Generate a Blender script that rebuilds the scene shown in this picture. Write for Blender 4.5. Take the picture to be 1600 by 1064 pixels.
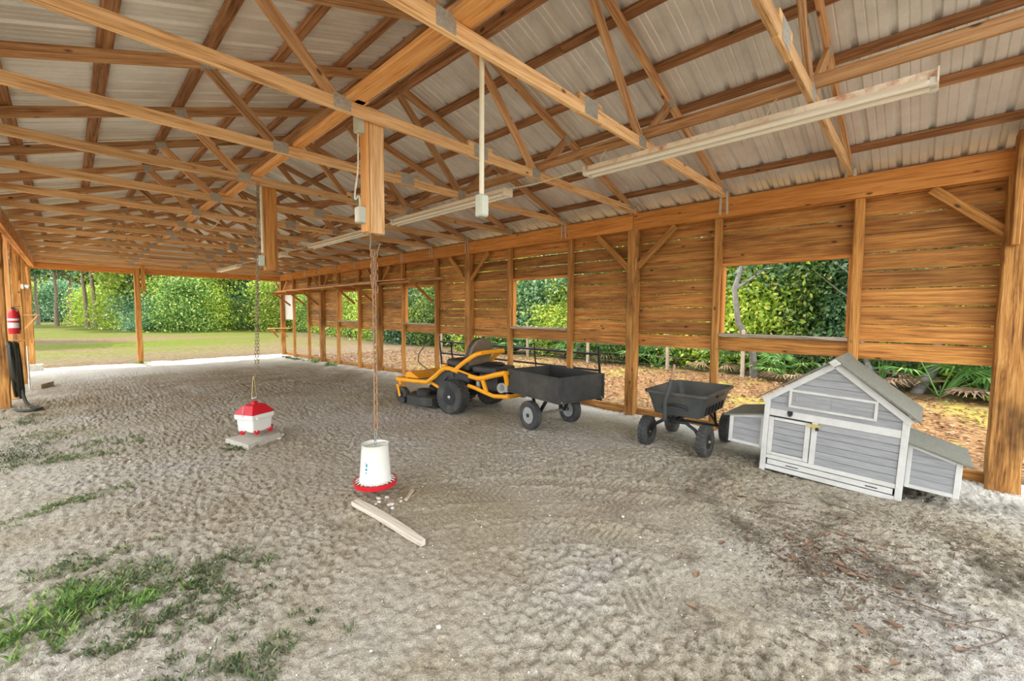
import bpy, bmesh, math, random
import numpy as np
from mathutils import Vector, Matrix, Quaternion

for o in list(bpy.data.objects):
    bpy.data.objects.remove(o)
SC = bpy.context.scene
COL = SC.collection
RAD = math.radians

# ------------------------------------------------------------------ camera
YAW, PITCH, ROLL, EYE = RAD(46.0), RAD(-3.55), RAD(-0.35), 1.49
fwd = Vector((math.sin(YAW) * math.cos(PITCH), math.cos(YAW) * math.cos(PITCH), math.sin(PITCH)))
rgt = Vector((math.cos(YAW), -math.sin(YAW), 0))
upv = rgt.cross(fwd)
c_, s_ = math.cos(ROLL), math.sin(ROLL)
rgt, upv = rgt * c_ - upv * s_, upv * c_ + rgt * s_
cam_d = bpy.data.cameras.new('camera')
cam = bpy.data.objects.new('camera', cam_d)
COL.objects.link(cam)
cam.matrix_world = Matrix(((rgt.x, upv.x, -fwd.x, 0), (rgt.y, upv.y, -fwd.y, 0), (rgt.z, upv.z, -fwd.z, EYE), (0, 0, 0, 1)))
cam_d.sensor_width = 36.0
cam_d.lens = 36.0 * 669.0 / 1600.0
cam_d.clip_start = 0.05
cam_d.clip_end = 600
SC.camera = cam

# ------------------------------------------------------------------ sky, sun, exposure
world = bpy.data.worlds.new('sky')
SC.world = world
world.use_nodes = True
bg = world.node_tree.nodes['Background']
bg.inputs['Color'].default_value = (0.86, 0.93, 1.0, 1)
bg.inputs['Strength'].default_value = 1.5
sun_d = bpy.data.lights.new('sun', 'SUN')
sun_d.energy = 2.4
sun_d.angle = RAD(0.8)
sun_d.color = (1.0, 0.93, 0.80)
sun = bpy.data.objects.new('sun', sun_d)
COL.objects.link(sun)
SUN_AZ, SUN_EL = RAD(-5), RAD(60)      # azimuth measured from +Y towards +X
sdir = Vector((math.sin(SUN_AZ) * math.cos(SUN_EL), math.cos(SUN_AZ) * math.cos(SUN_EL), math.sin(SUN_EL)))
sun.rotation_euler = sdir.to_track_quat('Z', 'Y').to_euler()
sun.location = (0, 30, 40)
vs = SC.view_settings
vs.view_transform = 'Standard'
vs.look = 'None'
vs.gamma = 1.0
vs.use_curve_mapping = False
vs.exposure = 1.52

# ------------------------------------------------------------------ helpers: tags, meshes
def tag(o, label=None, cat=None, group=None, kind=None):
    if label: o['label'] = label
    if cat: o['category'] = cat
    if group: o['group'] = group
    if kind: o['kind'] = kind
    return o

def empty(name, loc=(0, 0, 0), rz=0.0, parent=None):
    o = bpy.data.objects.new(name, None)
    o.empty_display_size = 0.1
    COL.objects.link(o)
    o.location = loc
    o.rotation_euler = (0, 0, rz)
    if parent: o.parent = parent
    return o

def link(name, me, parent=None, loc=(0, 0, 0), rot=None):
    o = bpy.data.objects.new(name, me)
    COL.objects.link(o)
    o.location = loc
    if rot is not None:
        o.rotation_mode = 'QUATERNION' if isinstance(rot, Quaternion) else 'XYZ'
        if isinstance(rot, Quaternion): o.rotation_quaternion = rot
        else: o.rotation_euler = rot
    if parent: o.parent = parent
    return o

def copy_tree(o, parent=None):
    c = o.copy()
    COL.objects.link(c)
    c.parent = parent
    for ch in list(o.children):
        copy_tree(ch, c)
    return c

def frame_from(d, up=Vector((0, 0, 1))):
    x = Vector(d).normalized()
    if abs(x.dot(up)) > 0.999: up = Vector((0, 1, 0))
    y = up.cross(x).normalized()
    z = x.cross(y)
    return Matrix(((x.x, y.x, z.x), (x.y, y.y, z.y), (x.z, y.z, z.z)))

class MB:
    """collects shapes into one mesh"""
    def __init__(s): s.v = []; s.f = []
    def add(s, vs_, fs_, M=None):
        b = len(s.v)
        for p in vs_:
            p = Vector(p)
            s.v.append(tuple(M @ p) if M is not None else tuple(p))
        s.f += [tuple(i + b for i in f) for f in fs_]
        return s
    def box(s, c, size, rot=None):
        x, y, z = [k / 2 for k in size]
        vs_ = [Vector((i, j, k)) for i in (-x, x) for j in (-y, y) for k in (-z, z)]
        if rot is not None: vs_ = [rot @ p for p in vs_]
        c = Vector(c)
        return s.add([p + c for p in vs_], [(0, 1, 3, 2), (4, 6, 7, 5), (0, 4, 5, 1), (2, 3, 7, 6), (0, 2, 6, 4), (1, 5, 7, 3)])
    def bar(s, p0, p1, w, h, up=Vector((0, 0, 1))):
        p0, p1 = Vector(p0), Vector(p1)
        return s.box((p0 + p1) / 2, ((p1 - p0).length, w, h), frame_from(p1 - p0, up))
    def tube(s, pts, r, n=8, closed=False, flat=1.0):
        pts = [Vector(p) for p in pts]
        m = len(pts)
        rs = r if isinstance(r, (list, tuple)) else [r] * m
        t0 = (pts[1] - pts[0]).normalized()
        up = Vector((0, 0, 1)) if abs(t0.z) < 0.9 else Vector((1, 0, 0))
        nrm = (up - t0 * up.dot(t0)).normalized()
        vs_ = []; fs_ = []
        for i in range(m):
            a = pts[(i - 1) % m] if (closed or i > 0) else pts[0]
            b = pts[(i + 1) % m] if (closed or i < m - 1) else pts[-1]
            t = (b - a).normalized()
            nrm = nrm - t * nrm.dot(t)
            nrm = nrm.normalized() if nrm.length > 1e-6 else t.orthogonal().normalized()
            bi = t.cross(nrm)
            for k in range(n):
                a_ = 2 * math.pi * k / n
                vs_.append(pts[i] + nrm * (math.cos(a_) * rs[i]) + bi * (math.sin(a_) * rs[i] * flat))
        for i in range(m if closed else m - 1):
            j = (i + 1) % m
            for k in range(n):
                l = (k + 1) % n
                fs_.append((i * n + k, i * n + l, j * n + l, j * n + k))
        if not closed:
            fs_.append(tuple(reversed(range(n))))
            fs_.append(tuple((m - 1) * n + k for k in range(n)))
        return s.add(vs_, fs_)
    def lathe(s, prof, n=24, M=None, closed=False):
        vs_ = []; fs_ = []
        for (r, z) in prof:
            for k in range(n):
                a = 2 * math.pi * k / n
                vs_.append(Vector((r * math.cos(a), r * math.sin(a), z)))
        m = len(prof)
        for i in range(m if closed else m - 1):
            j = (i + 1) % m
            for k in range(n):
                l = (k + 1) % n
                fs_.append((i * n + k, i * n + l, j * n + l, j * n + k))
        if not closed:
            if prof[0][0] > 1e-5: fs_.append(tuple(reversed(range(n))))
            if prof[-1][0] > 1e-5: fs_.append(tuple((m - 1) * n + k for k in range(n)))
        return s.add(vs_, fs_, M)
    def prism(s, poly, y0, y1, M=None):
        """poly in local xz extruded along local y"""
        n = len(poly)
        vs_ = [Vector((p[0], y0, p[1])) for p in poly] + [Vector((p[0], y1, p[1])) for p in poly]
        fs_ = [tuple(range(n)), tuple(reversed(range(n, 2 * n)))]
        fs_ += [(i, i + n, (i + 1) % n + n, (i + 1) % n) for i in range(n)]
        return s.add(vs_, fs_, M)
    def mesh(s, name, mat, smooth=None):
        me = bpy.data.meshes.new(name)
        me.from_pydata(s.v, [], s.f)
        bm = bmesh.new(); bm.from_mesh(me)
        bmesh.ops.recalc_face_normals(bm, faces=bm.faces)
        bm.to_mesh(me); bm.free()
        me.materials.append(mat)
        if smooth is not None:
            me.polygons.foreach_set('use_smooth', [True] * len(me.polygons))
            me.set_sharp_from_angle(angle=smooth)
        return me
    def build(s, name, mat, parent=None, smooth=None, loc=(0, 0, 0), rot=None):
        return link(name, s.mesh(name, mat, smooth), parent, loc, rot)

def bevel_mesh(me, w, seg=1):
    bm = bmesh.new(); bm.from_mesh(me)
    bmesh.ops.bevel(bm, geom=list(bm.edges), offset=w, segments=seg, affect='EDGES', profile=0.5)
    bm.to_mesh(me); bm.free()
    return me

_cache = {}
def lumber_mesh(L, w, h, mat, ch=0.004):
    key = (round(L, 3), round(w, 4), round(h, 4), mat.name, ch)
    if key not in _cache:
        me = MB().box((0, 0, 0), (L, w, h)).mesh('timber', mat)
        if ch: bevel_mesh(me, ch)
        _cache[key] = me
    return _cache[key]

def lumber(name, p0, p1, w, h, mat, parent=None, world=True, up=Vector((0, 0, 1)), ch=0.004):
    """a straight timber: grain along local X, w across, h in the direction of up"""
    p0, p1 = Vector(p0), Vector(p1)
    if parent is not None and world:
        p0 = p0 - parent.location; p1 = p1 - parent.location
    q = frame_from(p1 - p0, up).to_quaternion()
    return link(name, lumber_mesh((p1 - p0).length, w, h, mat, ch), parent, (p0 + p1) / 2, q)

def np_mesh(name, V, F, mat, smooth=False):
    """V (n,3) float, F (m,k) int"""
    me = bpy.data.meshes.new(name)
    n, m, k = len(V), len(F), F.shape[1]
    me.vertices.add(n); me.vertices.foreach_set('co', np.asarray(V, np.float32).ravel())
    me.loops.add(m * k); me.loops.foreach_set('vertex_index', np.asarray(F, np.int32).ravel())
    me.polygons.add(m)
    me.polygons.foreach_set('loop_start', np.arange(0, m * k, k, dtype=np.int32))
    me.polygons.foreach_set('loop_total', np.full(m, k, np.int32))
    if smooth: me.polygons.foreach_set('use_smooth', np.ones(m, bool))
    me.update(calc_edges=True)
    me.materials.append(mat)
    return me

# numpy gradient noise
def _hash(ix, iy, s):
    h = (ix.astype(np.int64) * 374761393 + iy.astype(np.int64) * 668265263 + s * 1442695041) & 0xffffffff
    h = ((h ^ (h >> 13)) * 1274126177) & 0xffffffff
    return ((h ^ (h >> 16)) & 0xffff) / 65535.0
def noise2(x, y, s=0):
    ix, iy = np.floor(x), np.floor(y)
    fx, fy = x - ix, y - iy
    u, v = fx * fx * (3 - 2 * fx), fy * fy * (3 - 2 * fy)
    def g(dx, dy):
        a = _hash(ix + dx, iy + dy, s) * 6.2831853
        return np.cos(a) * (fx - dx) + np.sin(a) * (fy - dy)
    return 1.5 * ((g(0, 0) * (1 - u) + g(1, 0) * u) * (1 - v) + (g(0, 1) * (1 - u) + g(1, 1) * u) * v)
def sstep(a, b, x):
    t = np.clip((np.asarray(x, float) - a) / (b - a), 0, 1)
    return t * t * (3 - 2 * t)
def ground_z(x, y):
    """the broad lie of the land"""
    return -0.15 * sstep(5, 18, y) - 0.06 * sstep(4.9, 5.7, x) * sstep(1.2, -0.4, y)
def gz(x, y): return float(ground_z(x, y))

# ------------------------------------------------------------------ materials
def srgb(r, g, b):
    f = lambda c: (c / 255 / 12.92) if c / 255 <= 0.04045 else ((c / 255 + 0.055) / 1.055) ** 2.4
    return (f(r), f(g), f(b), 1)

class Mat:
    def __init__(s, name):
        s.m = bpy.data.materials.new(name); s.m.use_nodes = True
        s.nt = s.m.node_tree; s.b = s.nt.nodes['Principled BSDF']
    def n(s, t, **kw):
        nd = s.nt.nodes.new(t)
        for k, v in kw.items(): setattr(nd, k, v)
        return nd
    def l(s, a, b): s.nt.links.new(a, b)
    def val(s, sock, v):
        if hasattr(v, 'default_value') or isinstance(v, bpy.types.NodeSocket): s.l(v, sock)
        else: sock.default_value = v
    def math(s, op, a, b=0.0, clamp=False):
        nd = s.n('ShaderNodeMath', operation=op); nd.use_clamp = clamp
        s.val(nd.inputs[0], a); s.val(nd.inputs[1], b)
        return nd.outputs[0]
    def mix(s, f, a, b, mode='MIX'):
        nd = s.n('ShaderNodeMixRGB', blend_type=mode)
        s.val(nd.inputs[0], f); s.val(nd.inputs[1], a); s.val(nd.inputs[2], b)
        return nd.outputs[0]
    def ramp(s, f, stops):
        nd = s.n('ShaderNodeValToRGB')
        cr = nd.color_ramp
        while len(cr.elements) < len(stops): cr.elements.new(0.5)
        for e, (p, c) in zip(cr.elements, stops):
            e.position = p; e.color = c if isinstance(c, tuple) else (c, c, c, 1)
        s.l(f, nd.inputs[0])
        return nd.outputs[0]
    def coord(s, scale=(1, 1, 1), rand=0.0):
        tc = s.n('ShaderNodeTexCoord')
        mp = s.n('ShaderNodeMapping')
        mp.inputs['Scale'].default_value = scale
        out = tc.outputs['Object']
        if rand:
            oi = s.n('ShaderNodeObjectInfo')
            r = s.math('MULTIPLY', oi.outputs['Random'], rand)
            va = s.n('ShaderNodeVectorMath', operation='ADD')
            s.l(out, va.inputs[0]); s.l(r, va.inputs[1])
            out = va.outputs[0]
        s.l(out, mp.inputs['Vector'])
        return mp.outputs[0]
    def noise(s, vec, scale=5, detail=4, rough=0.55, dist=0.0):
        nd = s.n('ShaderNodeTexNoise')
        nd.inputs['Scale'].default_value = scale; nd.inputs['Detail'].default_value = detail
        nd.inputs['Roughness'].default_value = rough; nd.inputs['Distortion'].default_value = dist
        if vec is not None: s.l(vec, nd.inputs['Vector'])
        return nd.outputs[0]
    def bump(s, h, strength=0.3, dist=0.01):
        nd = s.n('ShaderNodeBump')
        nd.inputs['Strength'].default_value = strength; nd.inputs['Distance'].default_value = dist
        s.l(h, nd.inputs['Height']); s.l(nd.outputs[0], s.b.inputs['Normal'])
    def set(s, col=None, rough=None, metal=None, spec=None):
        if col is not None: s.val(s.b.inputs['Base Color'], col)
        if rough is not None: s.val(s.b.inputs['Roughness'], rough)
        if metal is not None: s.val(s.b.inputs['Metallic'], metal)
        if spec is not None: s.b.inputs['Specular IOR Level'].default_value = spec
        return s.m

def wood(name, light, mid, dark, rough=0.7, knots=True, stain=0.0, vary=0.5):
    m = Mat(name)
    v = m.coord((0.8, 17, 17), rand=37.0)
    n1 = m.noise(v, 1.8, 6, 0.68, 0.9)
    v2 = m.coord((2.0, 90, 90), rand=37.0)
    n2 = m.noise(v2, 1.6, 3, 0.6)
    f = m.math('ADD', m.math('MULTIPLY', n1, 0.65), m.math('MULTIPLY', n2, 0.35))
    col = m.ramp(f, [(0.36, dark), (0.48, mid), (0.61, light)])
    if knots:
        vk = m.coord((2.6, 5.5, 5.5), rand=91.0)
        vo = m.n('ShaderNodeTexVoronoi'); vo.inputs['Scale'].default_value = 1.15
        m.l(vk, vo.inputs['Vector'])
        k = m.ramp(vo.outputs['Distance'], [(0.05, 1.0), (0.11, 0.0)])
        col = m.mix(m.math('MULTIPLY', k, 0.85), col, tuple(c * 0.28 for c in dark[:3]) + (1,))
    if stain:
        vs_ = m.coord((0.7, 1.6, 1.6), rand=11.0)
        st = m.ramp(m.noise(vs_, 2.0, 4, 0.6), [(0.46, 0.0), (0.68, 1.0)])
        col = m.mix(m.math('MULTIPLY', st, stain), col, tuple(c * 0.3 for c in dark[:3]) + (1,))
    oi = m.n('ShaderNodeObjectInfo')
    br = m.math('ADD', m.math('MULTIPLY', oi.outputs['Random'], vary), 1.0 - vary / 2)
    col = m.mix(1.0, col, br, 'MULTIPLY')
    m.set(col, rough, spec=0.25)
    m.bump(f, 0.25, 0.004)
    return m.m

W_SIDE = wood('siding wood', srgb(214, 154, 80), srgb(180, 118, 56), srgb(104, 66, 32), 0.65, stain=0.35, vary=0.6)
W_HEAD = wood('header wood', srgb(226, 158, 84), srgb(206, 134, 64), srgb(160, 96, 44), 0.65, vary=0.25)
W_TRUSS = wood('truss wood', srgb(240, 202, 152), srgb(220, 174, 120), srgb(156, 110, 68), 0.7, vary=0.35)
W_WEB = wood('web wood', srgb(214, 170, 122), srgb(184, 136, 90), srgb(112, 76, 48), 0.7, vary=0.5)
W_PURL = wood('purlin wood', srgb(182, 134, 92), srgb(146, 100, 64), srgb(80, 54, 34), 0.75, vary=0.4)
W_POST = wood('post wood', srgb(212, 158, 88), srgb(180, 122, 60), srgb(112, 72, 36), 0.7, stain=0.55, vary=0.25)
W_POSTD = wood('blackened post wood', srgb(204, 152, 86), srgb(166, 112, 56), srgb(84, 54, 28), 0.75, stain=0.95, vary=0.1)
W_STUD = wood('stud wood', srgb(208, 152, 80), srgb(178, 120, 58), srgb(116, 74, 36), 0.7, vary=0.35)
W_FRESH = wood('fresh lumber', srgb(238, 184, 122), srgb(226, 160, 92), srgb(196, 128, 70), 0.65, knots=False, vary=0.2)
W_GREY = wood('weathered wood', srgb(196, 180, 158), srgb(170, 152, 130), srgb(118, 102, 84), 0.8, vary=0.3)

def flat(name, col, rough=0.5, metal=0.0, var=0.12, scale=14, bump=0.0, dirt=None, dirt_amt=0.5, spec=0.4):
    m = Mat(name)
    v = m.coord((1, 1, 1), rand=5.0)
    n = m.noise(v, scale, 5, 0.6)
    lo = tuple(c * (1 - var) for c in col[:3]) + (1,); hi = tuple(min(1, c * (1 + var)) for c in col[:3]) + (1,)
    c = m.ramp(n, [(0.3, lo), (0.7, hi)])
    if dirt is not None:
        d = m.ramp(m.noise(v, scale * 0.3, 5, 0.65), [(0.48, 0.0), (0.7, 1.0)])
        c = m.mix(m.math('MULTIPLY', d, dirt_amt), c, dirt)
    m.set(c, rough, metal, spec)
    if bump: m.bump(n, bump, 0.003)
    return m.m

def roof_metal():
    m = Mat('galvalume sheet')
    v = m.coord((1, 1, 1), rand=3.0)
    n = m.noise(v, 3.0, 5, 0.6)
    n2 = m.noise(v, 90.0, 2, 0.5)
    c = m.ramp(n, [(0.3, srgb(214, 209, 200)), (0.7, srgb(238, 235, 228))])
    c = m.mix(0.12, c, m.ramp(n2, [(0.35, 0.55), (0.65, 1.0)]), 'MULTIPLY')
    m.set(c, m.ramp(n, [(0.3, 0.28), (0.7, 0.42)]), 0.28)
    m.b.inputs['Specular IOR Level'].default_value = 0.5
    return m.m
M_ROOF = roof_metal()
M_PLATE = flat('galvanised plate', srgb(178, 176, 164), 0.5, 0.45, 0.25, 60)
M_STRAP = flat('galvanised strap', srgb(206, 200, 184), 0.45, 0.4, 0.2, 70)
M_CREAM = flat('cream enamel', srgb(240, 230, 206), 0.4, 0, 0.04, 8, dirt=srgb(176, 110, 62), dirt_amt=0.12)
M_CREAMR = flat('rusting cream enamel', srgb(240, 228, 204), 0.45, 0, 0.04, 30, dirt=srgb(176, 96, 52), dirt_amt=0.8)
M_TUBE = flat('frosted glass tube', srgb(246, 240, 224), 0.2, 0, 0.02)
M_CONDUIT = flat('conduit pvc', srgb(226, 218, 190), 0.45, 0, 0.05)
M_BOXGREY = flat('outlet box', srgb(190, 192, 172), 0.45, 0.1, 0.06)
M_CABLE = flat('cable sheath', srgb(226, 216, 186), 0.5)
M_RUST = flat('rusty chain', srgb(176, 140, 106), 0.7, 0.35, 0.35, 80)
M_DARKCH = flat('dark chain', srgb(150, 134, 110), 0.6, 0.4, 0.3, 80)
M_BLACKSTEEL = flat('black steel', srgb(38, 38, 38), 0.45, 0.2, 0.2)
M_TRAY = flat('black tray paint', srgb(58, 57, 54), 0.5, 0.1, 0.25, 9, dirt=srgb(112, 100, 82), dirt_amt=0.35)
M_RUBBER = flat('tire rubber', srgb(62, 62, 60), 0.8, 0, 0.2, 20, dirt=srgb(128, 116, 98), dirt_amt=0.35)
M_RIM = flat('grey rim', srgb(176, 176, 172), 0.45, 0.4, 0.12, 20, dirt=srgb(120, 110, 96), dirt_amt=0.3)
M_DRIM = flat('dark rim', srgb(44, 44, 44), 0.5, 0.2, 0.15)
M_YEL = flat('yellow paint', srgb(248, 166, 28), 0.35, 0, 0.06, 8, dirt=srgb(176, 118, 36), dirt_amt=0.2)
M_SEAT = flat('seat vinyl', srgb(66, 62, 58), 0.6, 0, 0.15)
M_SEATB = flat('seat shell', srgb(120, 106, 84), 0.6, 0, 0.12)
M_PLASTIC = flat('black plastic', srgb(52, 52, 52), 0.55, 0, 0.15, 9, dirt=srgb(110, 100, 84), dirt_amt=0.35)
M_TUB = flat('poly tub', srgb(70, 71, 68), 0.5, 0, 0.12, 7, dirt=srgb(120, 108, 88), dirt_amt=0.4)
M_STEEL = flat('bare steel', srgb(170, 168, 162), 0.4, 0.7, 0.15)
M_ALU = flat('engine alloy', srgb(180, 178, 168), 0.5, 0.3, 0.15)
M_RED = flat('red plastic', srgb(200, 32, 44), 0.4, 0, 0.06)
M_WHITE = flat('white plastic', srgb(226, 223, 212), 0.4, 0, 0.04, 6, dirt=srgb(196, 180, 140), dirt_amt=0.25)
M_TEAL = flat('teal ink', srgb(28, 140, 166), 0.5)
M_CONC = flat('concrete', srgb(182, 174, 158), 0.85, 0, 0.15, 22, 0.4)
M_COOPW = flat('white coop paint', srgb(204, 201, 193), 0.6, 0, 0.06, 12, dirt=srgb(150, 142, 126), dirt_amt=0.35)
def coop_grey():
    m = Mat('grey coop stain')
    v = m.coord((3, 3, 30), rand=9.0)
    n = m.noise(v, 2.0, 4, 0.6)
    c = m.ramp(n, [(0.3, srgb(136, 135, 134)), (0.7, srgb(160, 159, 157))])
    oi = m.n('ShaderNodeObjectInfo')
    c = m.mix(1.0, c, m.math('ADD', m.math('MULTIPLY', oi.outputs['Random'], 0.14), 0.93), 'MULTIPLY')
    m.set(c, 0.65); m.bump(n, 0.15, 0.003)
    return m.m
M_COOPG = coop_grey()
M_FELT = flat('roof felt', srgb(112, 110, 98), 0.9, 0, 0.22, 60, 0.3, dirt=srgb(140, 134, 112), dirt_amt=0.4)
M_HOSE = flat('hose rubber', srgb(38, 38, 28), 0.5, 0, 0.2)
M_BRASS = flat('brass', srgb(206, 186, 120), 0.4, 0.6)
M_STONE = flat('stone', srgb(214, 206, 194), 0.8, 0, 0.15, 30)

def soil():
    m = Mat('sandy soil')
    v = m.coord()
    big = m.noise(v, 0.55, 5, 0.6, 0.4)
    med = m.noise(v, 3.2, 5, 0.65)
    fine = m.noise(v, 30, 5, 0.72)
    grit = m.noise(v, 150, 2, 0.6)
    c = m.ramp(big, [(0.30, srgb(174, 159, 131)), (0.5, srgb(191, 180, 160)), (0.72, srgb(201, 193, 182))])
    c = m.mix(m.math('MULTIPLY', m.ramp(med, [(0.5, 0.0), (0.75, 1.0)]), 0.4), c, srgb(160, 140, 112))
    c = m.mix(0.8, c, m.ramp(fine, [(0.30, 0.5), (0.5, 0.98), (0.72, 1.3)]), 'MULTIPLY')
    c = m.mix(0.6, c, m.ramp(grit, [(0.30, 0.45), (0.5, 1.0), (0.7, 1.35)]), 'MULTIPLY')
    c = m.mix(m.ramp(grit, [(0.68, 0.0), (0.76, 0.55)]), c, srgb(226, 220, 208))
    sep = m.n('ShaderNodeSeparateXYZ'); m.l(v, sep.inputs[0])
    X, Y = sep.outputs[0], sep.outputs[1]
    # white sand along the right wall and at the far end
    wob = m.math('MULTIPLY', m.math('SUBTRACT', med, 0.5), 1.4)
    wx = m.math('ADD', X, wob)
    white = m.ramp(m.math('DIVIDE', m.math('SUBTRACT', wx, 4.9), 1.0, True), [(0.0, 0.0), (0.8, 1.0)])
    wy = m.ramp(m.math('DIVIDE', m.math('SUBTRACT', m.math('ADD', Y, wob), 13.5), 3.0, True), [(0.0, 0.0), (1.0, 1.0)])
    white = m.math('MAXIMUM', white, wy)
    c = m.mix(m.math('MULTIPLY', white, 0.75), c, srgb(226, 220, 208))
    # dark litter patches towards the open near end and a patchy darker brown band across the middle of the barn
    lit = m.noise(v, 1.7, 6, 0.72, 0.5)
    dx = m.math('SUBTRACT', X, 3.6); dy = m.math('SUBTRACT', Y, 0.2)
    d2 = m.math('ADD', m.math('MULTIPLY', dx, dx), m.math('MULTIPLY', m.math('MULTIPLY', dy, dy), 1.6))
    msk = m.ramp(m.math('DIVIDE', d2, 5.0, True), [(0.25, 1.0), (1.0, 0.0)])
    dl = m.math('MULTIPLY', m.ramp(lit, [(0.5, 0.0), (0.62, 1.0)]), msk)
    c = m.mix(m.math('MULTIPLY', dl, 0.75), c, srgb(88, 78, 62))
    ey = m.math('SUBTRACT', Y, 11.0)
    band = m.ramp(m.math('DIVIDE', m.math('MULTIPLY', ey, ey), 14.0, True), [(0.0, 1.0), (1.0, 0.0)])
    c = m.mix(m.math('MULTIPLY', m.math('MULTIPLY', band, m.ramp(lit, [(0.36, 0.0), (0.6, 1.0)])), 0.7), c, srgb(142, 120, 94))
    m.set(c, 0.95, spec=0.1)
    h = m.math('ADD', m.math('MULTIPLY', fine, 0.8), m.math('MULTIPLY', grit, 0.25))
    m.bump(h, 1.0, 0.03)
    return m.m
M_SOIL = soil()

def land():
    m = Mat('lawn and leaf litter')
    v = m.coord()
    sep = m.n('ShaderNodeSeparateXYZ'); m.l(v, sep.inputs[0])
    X, Y = sep.outputs[0], sep.outputs[1]
    vb = m.coord((0.35, 1.0, 1.0))
    band = m.noise(vb, 0.16, 5, 0.6, 0.6)
    med = m.noise(v, 1.3, 5, 0.65)
    fine = m.noise(v, 9, 6, 0.75)
    grass = m.ramp(fine, [(0.3, srgb(62, 72, 18)), (0.7, srgb(104, 112, 36))])
    tan = m.ramp(fine, [(0.3, srgb(80, 66, 42)), (0.7, srgb(124, 106, 76))])
    g = m.ramp(m.math('ADD', m.math('MULTIPLY', band, 0.75), m.math('MULTIPLY', med, 0.25)), [(0.42, 0.0), (0.54, 1.0)])
    lawn = m.mix(g, tan, grass)
    # ring of sand and dry ground near the far end
    wob = m.math('MULTIPLY', m.math('SUBTRACT', med, 0.5), 5.0)
    near = m.ramp(m.math('DIVIDE', m.math('SUBTRACT', m.math('ADD', Y, wob), 18.2), 8.0, True), [(0.05, 1.0), (0.9, 0.0)])
    dry = m.ramp(fine, [(0.3, srgb(72, 54, 40)), (0.7, srgb(136, 116, 98))])
    lawn = m.mix(m.math('MULTIPLY', near, 0.9), lawn, dry)
    # leaf litter beyond the right wall
    lf = m.ramp(m.math('DIVIDE', m.math('SUBTRACT', m.math('ADD', X, m.math('MULTIPLY', wob, 0.25)), 6.2), 0.9, True), [(0.0, 0.0), (1.0, 1.0)])
    fy = m.ramp(m.math('DIVIDE', m.math('SUBTRACT', m.math('ADD', Y, wob), 9.0), 9.0, True), [(0.0, 1.0), (1.0, 0.0)])
    leaf = m.ramp(m.noise(v, 16, 4, 0.75), [(0.3, srgb(74, 54, 36)), (0.5, srgb(130, 98, 66)), (0.7, srgb(166, 136, 102))])
    gs = m.ramp(m.noise(vb, 0.8, 5, 0.65), [(0.5, 0.0), (0.62, 1.0)])
    leaf = m.mix(m.math('MULTIPLY', gs, 0.75), leaf, srgb(150, 142, 66))
    c = m.mix(m.math('MULTIPLY', lf, fy), lawn, leaf)
    # floor of the wood
    wd = m.ramp(m.math('DIVIDE', m.math('SUBTRACT', m.math('ADD', X, m.math('MULTIPLY', wob, 0.3)), 10.6), 1.2, True), [(0.0, 0.0), (1.0, 1.0)])
    c = m.mix(m.math('MULTIPLY', wd, 0.8), c, m.ramp(fine, [(0.3, srgb(58, 56, 36)), (0.7, srgb(116, 98, 72))]))
    m.set(c, 0.95, spec=0.1)
    m.bump(fine, 0.6, 0.03)
    return m.m
M_LAND = land()

def leafmat(name, stops, trans=0.35, rough=0.6):
    m = Mat(name)
    g = m.n('ShaderNodeNewGeometry')
    c = m.ramp(g.outputs['Random Per Island'], stops)
    oi = m.n('ShaderNodeObjectInfo')
    c = m.mix(1.0, c, m.math('ADD', m.math('MULTIPLY', oi.outputs['Random'], 0.8), 0.7), 'MULTIPLY')
    m.set(c, rough, spec=0.3)
    tr = m.n('ShaderNodeBsdfTranslucent'); m.l(c, tr.inputs['Color'])
    mx = m.n('ShaderNodeMixShader'); mx.inputs[0].default_value = trans
    m.l(m.b.outputs[0], mx.inputs[1]); m.l(tr.outputs[0], mx.inputs[2])
    m.l(mx.outputs[0], m.nt.nodes['Material Output'].inputs['Surface'])
    return m.m
L_OAK = leafmat('oak leaves', [(0.0, srgb(58, 92, 46)), (0.45, srgb(100, 134, 64)), (0.8, srgb(146, 168, 80)), (1.0, srgb(206, 204, 130))])
L_YEL = leafmat('yellow green leaves', [(0.0, srgb(92, 122, 42)), (0.45, srgb(148, 172, 58)), (0.85, srgb(196, 206, 84)), (1.0, srgb(226, 212, 130))])
L_BLUE = leafmat('blue green leaves', [(0.0, srgb(46, 88, 62)), (0.45, srgb(90, 132, 92)), (0.85, srgb(138, 168, 124)), (1.0, srgb(202, 210, 178))])
L_PALM = leafmat('palmetto leaf', [(0.0, srgb(60, 104, 50)), (0.6, srgb(96, 140, 66)), (1.0, srgb(140, 168, 96))], 0.25, 0.45)
L_DEADP = leafmat('dead palmetto leaf', [(0.0, srgb(130, 100, 76)), (1.0, srgb(190, 160, 130))], 0.2)
L_WEED = leafmat('weed leaves', [(0.0, srgb(70, 88, 58)), (0.5, srgb(108, 122, 84)), (0.85, srgb(140, 148, 98)), (1.0, srgb(180, 168, 128))], 0.3)
L_WEEDB = leafmat('bright weed leaves', [(0.0, srgb(70, 102, 46)), (0.5, srgb(104, 136, 66)), (1.0, srgb(150, 166, 92))], 0.35)
L_DEAD = leafmat('dead leaves', [(0.0, srgb(92, 60, 38)), (0.4, srgb(136, 90, 58)), (0.8, srgb(170, 126, 84)), (1.0, srgb(190, 166, 134))], 0.15)
L_DEADIN = leafmat('brown dry leaves', [(0.0, srgb(104, 82, 66)), (0.4, srgb(138, 108, 86)), (0.8, srgb(172, 146, 120)), (1.0, srgb(200, 184, 160))], 0.1)
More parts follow.
